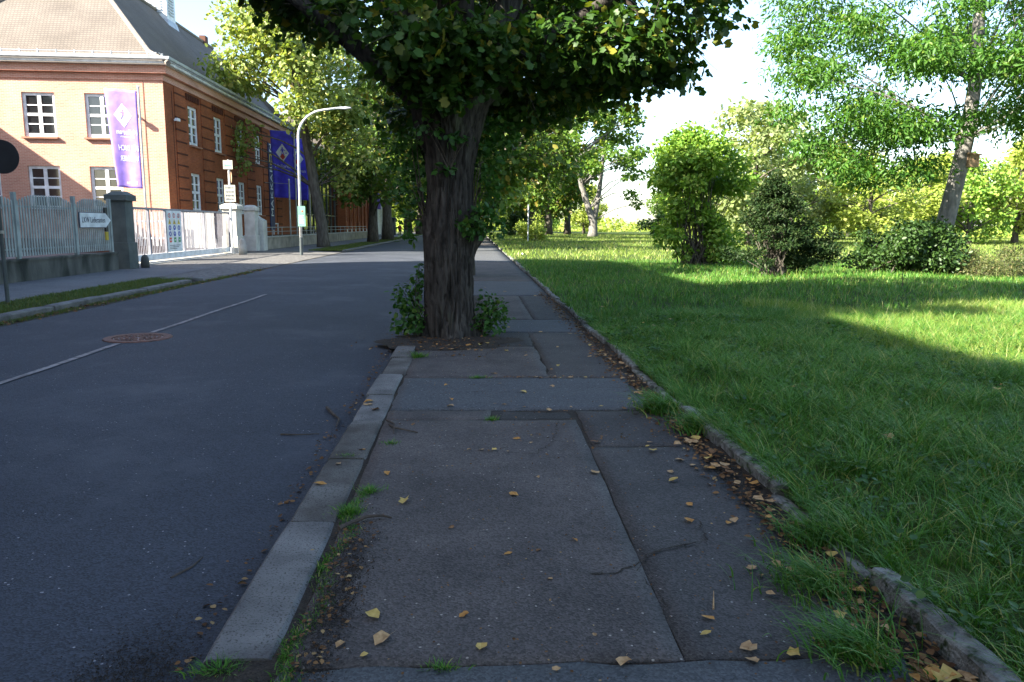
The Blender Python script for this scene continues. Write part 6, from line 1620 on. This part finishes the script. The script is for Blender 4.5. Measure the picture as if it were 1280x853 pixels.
# ================================================================== FALLEN LEAVES, TWIGS
def fallen(k):
    rg = np.random.default_rng(900 + k)
    kind = k % 4
    T, F_ = T_LEAF['maple' if kind == 0 else 'oval']
    T = T.copy(); T[:, 1] -= .5; T[:, :2] += rg.normal(size=(len(T), 2)) * .05
    if kind == 1: T[:, 0] *= 1.25
    curl = rg.uniform(.3, 1.1); ph = rg.uniform(0, 6.28)
    T[:, 2] = 0.10 + curl * (np.abs(T[:, 0]) ** 1.4) * rg.uniform(.2, .9) + .22 * curl * np.sin(T[:, 1] * 3 + ph) * T[:, 1] + .05 * rg.normal(size=len(T))
    T[:, 2] -= T[:, 2].min() - .01
    v = [tuple(p) for p in T]; f = [tuple(int(i) for i in q) for q in F_]
    s0 = len(v); v += [(-.012, -.5, .04), (.012, -.5, .04), (.03 + rg.normal() * .06, -.85, .02)]; f.append((s0, s0 + 1, s0 + 2))
    mb = MB(); mb.add(v, f); return mb.mesh('fallen_leaf', fix=False)
cols = ('tan', 'orange', 'yellow', 'brown')
fm = {}
for c_ in cols:
    for k in range(6):
        me = fallen(k + 6 * cols.index(c_)); me.materials.append(MATS['dry_leaf_' + c_]); fm[(c_, k)] = me
rg = np.random.default_rng(64)
def drop(n, xf, yf, z, group, where, probs, smin=.05, smax=.10):
    for i in range(n):
        y = yf(); x = xf(y); c_ = rg.choice(cols, p=probs); k = int(rg.integers(6))
        o = bpy.data.objects.new('fallen_leaf', fm[(c_, k)]); C.objects.link(o)
        zz = z(x, y) if callable(z) else z
        o.location = (x, y, zz); s_ = rg.uniform(smin, smax) * rg.choice([.6, .8, .9, 1.0]); o.scale = (s_, s_ * rg.uniform(.9, 1.2), s_)
        o.rotation_euler = (rg.normal() * .12, rg.normal() * .12, rg.uniform(0, 6.28))
        band = 'nearest the camera' if y < 3.2 else 'few steps away' if y < 5 else 'middle distance' if y < 8 else 'farther off'
        tag(o, 'dry %s fallen leaf %s, %s' % (c_, where, band), 'leaf', '%s %s %s' % (c_, group, band))
drop(78, lambda y: min(1.77, 1.66 + rg.normal() * .09), lambda: 2.3 + 7.5 * rg.random() ** 1.3, .016, 'leaves heaped along the edging', 'in the heap along the low stone edging', (.42, .22, .06, .30))
drop(18, lambda y: 1.35 + rg.normal() * .14, lambda: 2.45 + 3.0 * rg.random(), .008, 'leaves on the dark right strip of the walkway', 'on the dark right strip of the walkway', (.5, .3, .1, .1), .045, .085)
drop(46, lambda y: rg.uniform(-.6, 1.2), lambda: 2.4 + 7.5 * rg.random() ** 1.1, .008, 'leaves scattered over the middle of the walkway', 'lying alone on the middle of the walkway', (.58, .2, .12, .1), .035, .075)
drop(7, lambda y: rg.uniform(-.96, -.78), lambda: 3.0 + 5 * rg.random(), .012, 'leaves on the kerb slabs', 'lying on a pale kerb slab', (.6, .2, .15, .05), .05, .09)
drop(20, lambda y: -.35 + rg.normal() * .5, lambda: 9.3 + rg.random() * .9, .012, 'leaves at the foot of the thick trunk', 'at the foot of the thick trunk', (.5, .25, .1, .15), .05, .09)
drop(16, lambda y: rg.uniform(.2, 1.4), lambda: rg.choice([7.68, 6.3, 5.3]) + rg.normal() * .05, .01, 'leaves caught in the cross joints', 'caught in a cross joint of the asphalt', (.5, .2, .1, .2), .04, .08)
drop(22, lambda y: rg.uniform(2.2, 6), lambda: 4.5 + 9 * rg.random(), lambda x, y: float(lawn_z(x, y)) + .10, 'leaves resting in the lawn', 'resting in the green lawn', (.3, .4, .25, .05), .06, .10)
drop(10, lambda y: rg.uniform(-.2, 1.7), lambda: 10.8 + 9 * rg.random(), .01, 'leaves on the walkway beyond the trunk', 'on the walkway beyond the thick trunk', (.6, .2, .1, .1), .06, .1)
def stick(pts, r_, label, mt='twig'):
    o = empty('twig', pts[0], label, 'twig'); p0 = Vector(pts[0]); n = len(pts)
    MB().tube([Vector(p) - p0 for p in pts], [r_ * (1 - .6 * i / (n - 1)) for i in range(n)], 6).build('stem', mt, o); return o
stick([(-.70, 3.72, .016), (-.64, 3.80, .02), (-.57, 3.86, .024), (-.49, 3.88, .02), (-.44, 3.86, .014)], .013, 'curved dark twig lying from the kerb joint onto the walkway')
stick([(-.66, 5.75, .02), (-.60, 5.62, .03), (-.52, 5.60, .02), (-.42, 5.55, .012)], .011, 'thin forked twig on the walkway beside the kerb, in the brown group')
stick([(-.70, 5.9, .02), (-.62, 5.72, .035), (-.60, 5.5, .02)], .010, 'short crossing twig beside the forked one at the kerb')
stick([(-1.32, 6.6, -.05), (-1.22, 6.35, -.045), (-1.14, 6.2, -.05), (-1.12, 5.95, -.05)], .016, 'brown bent twig lying on the road near the gutter')
stick([(-1.52, 5.75, -.055), (-1.38, 5.72, -.05), (-1.22, 5.76, -.055)], .008, 'thin straight twig lying on the road away from the kerb')
stick([(-1.42, 3.34, -.06), (-1.36, 3.45, -.055), (-1.35, 3.56, -.06)], .007, 'small hooked twig on the road near the bottom of the picture')
stick([(1.02, 2.85, .008), (1.07, 3.0, .01)], .004, 'pale straw stalk lying on the dark strip of the walkway', 'dry_leaf_tan')
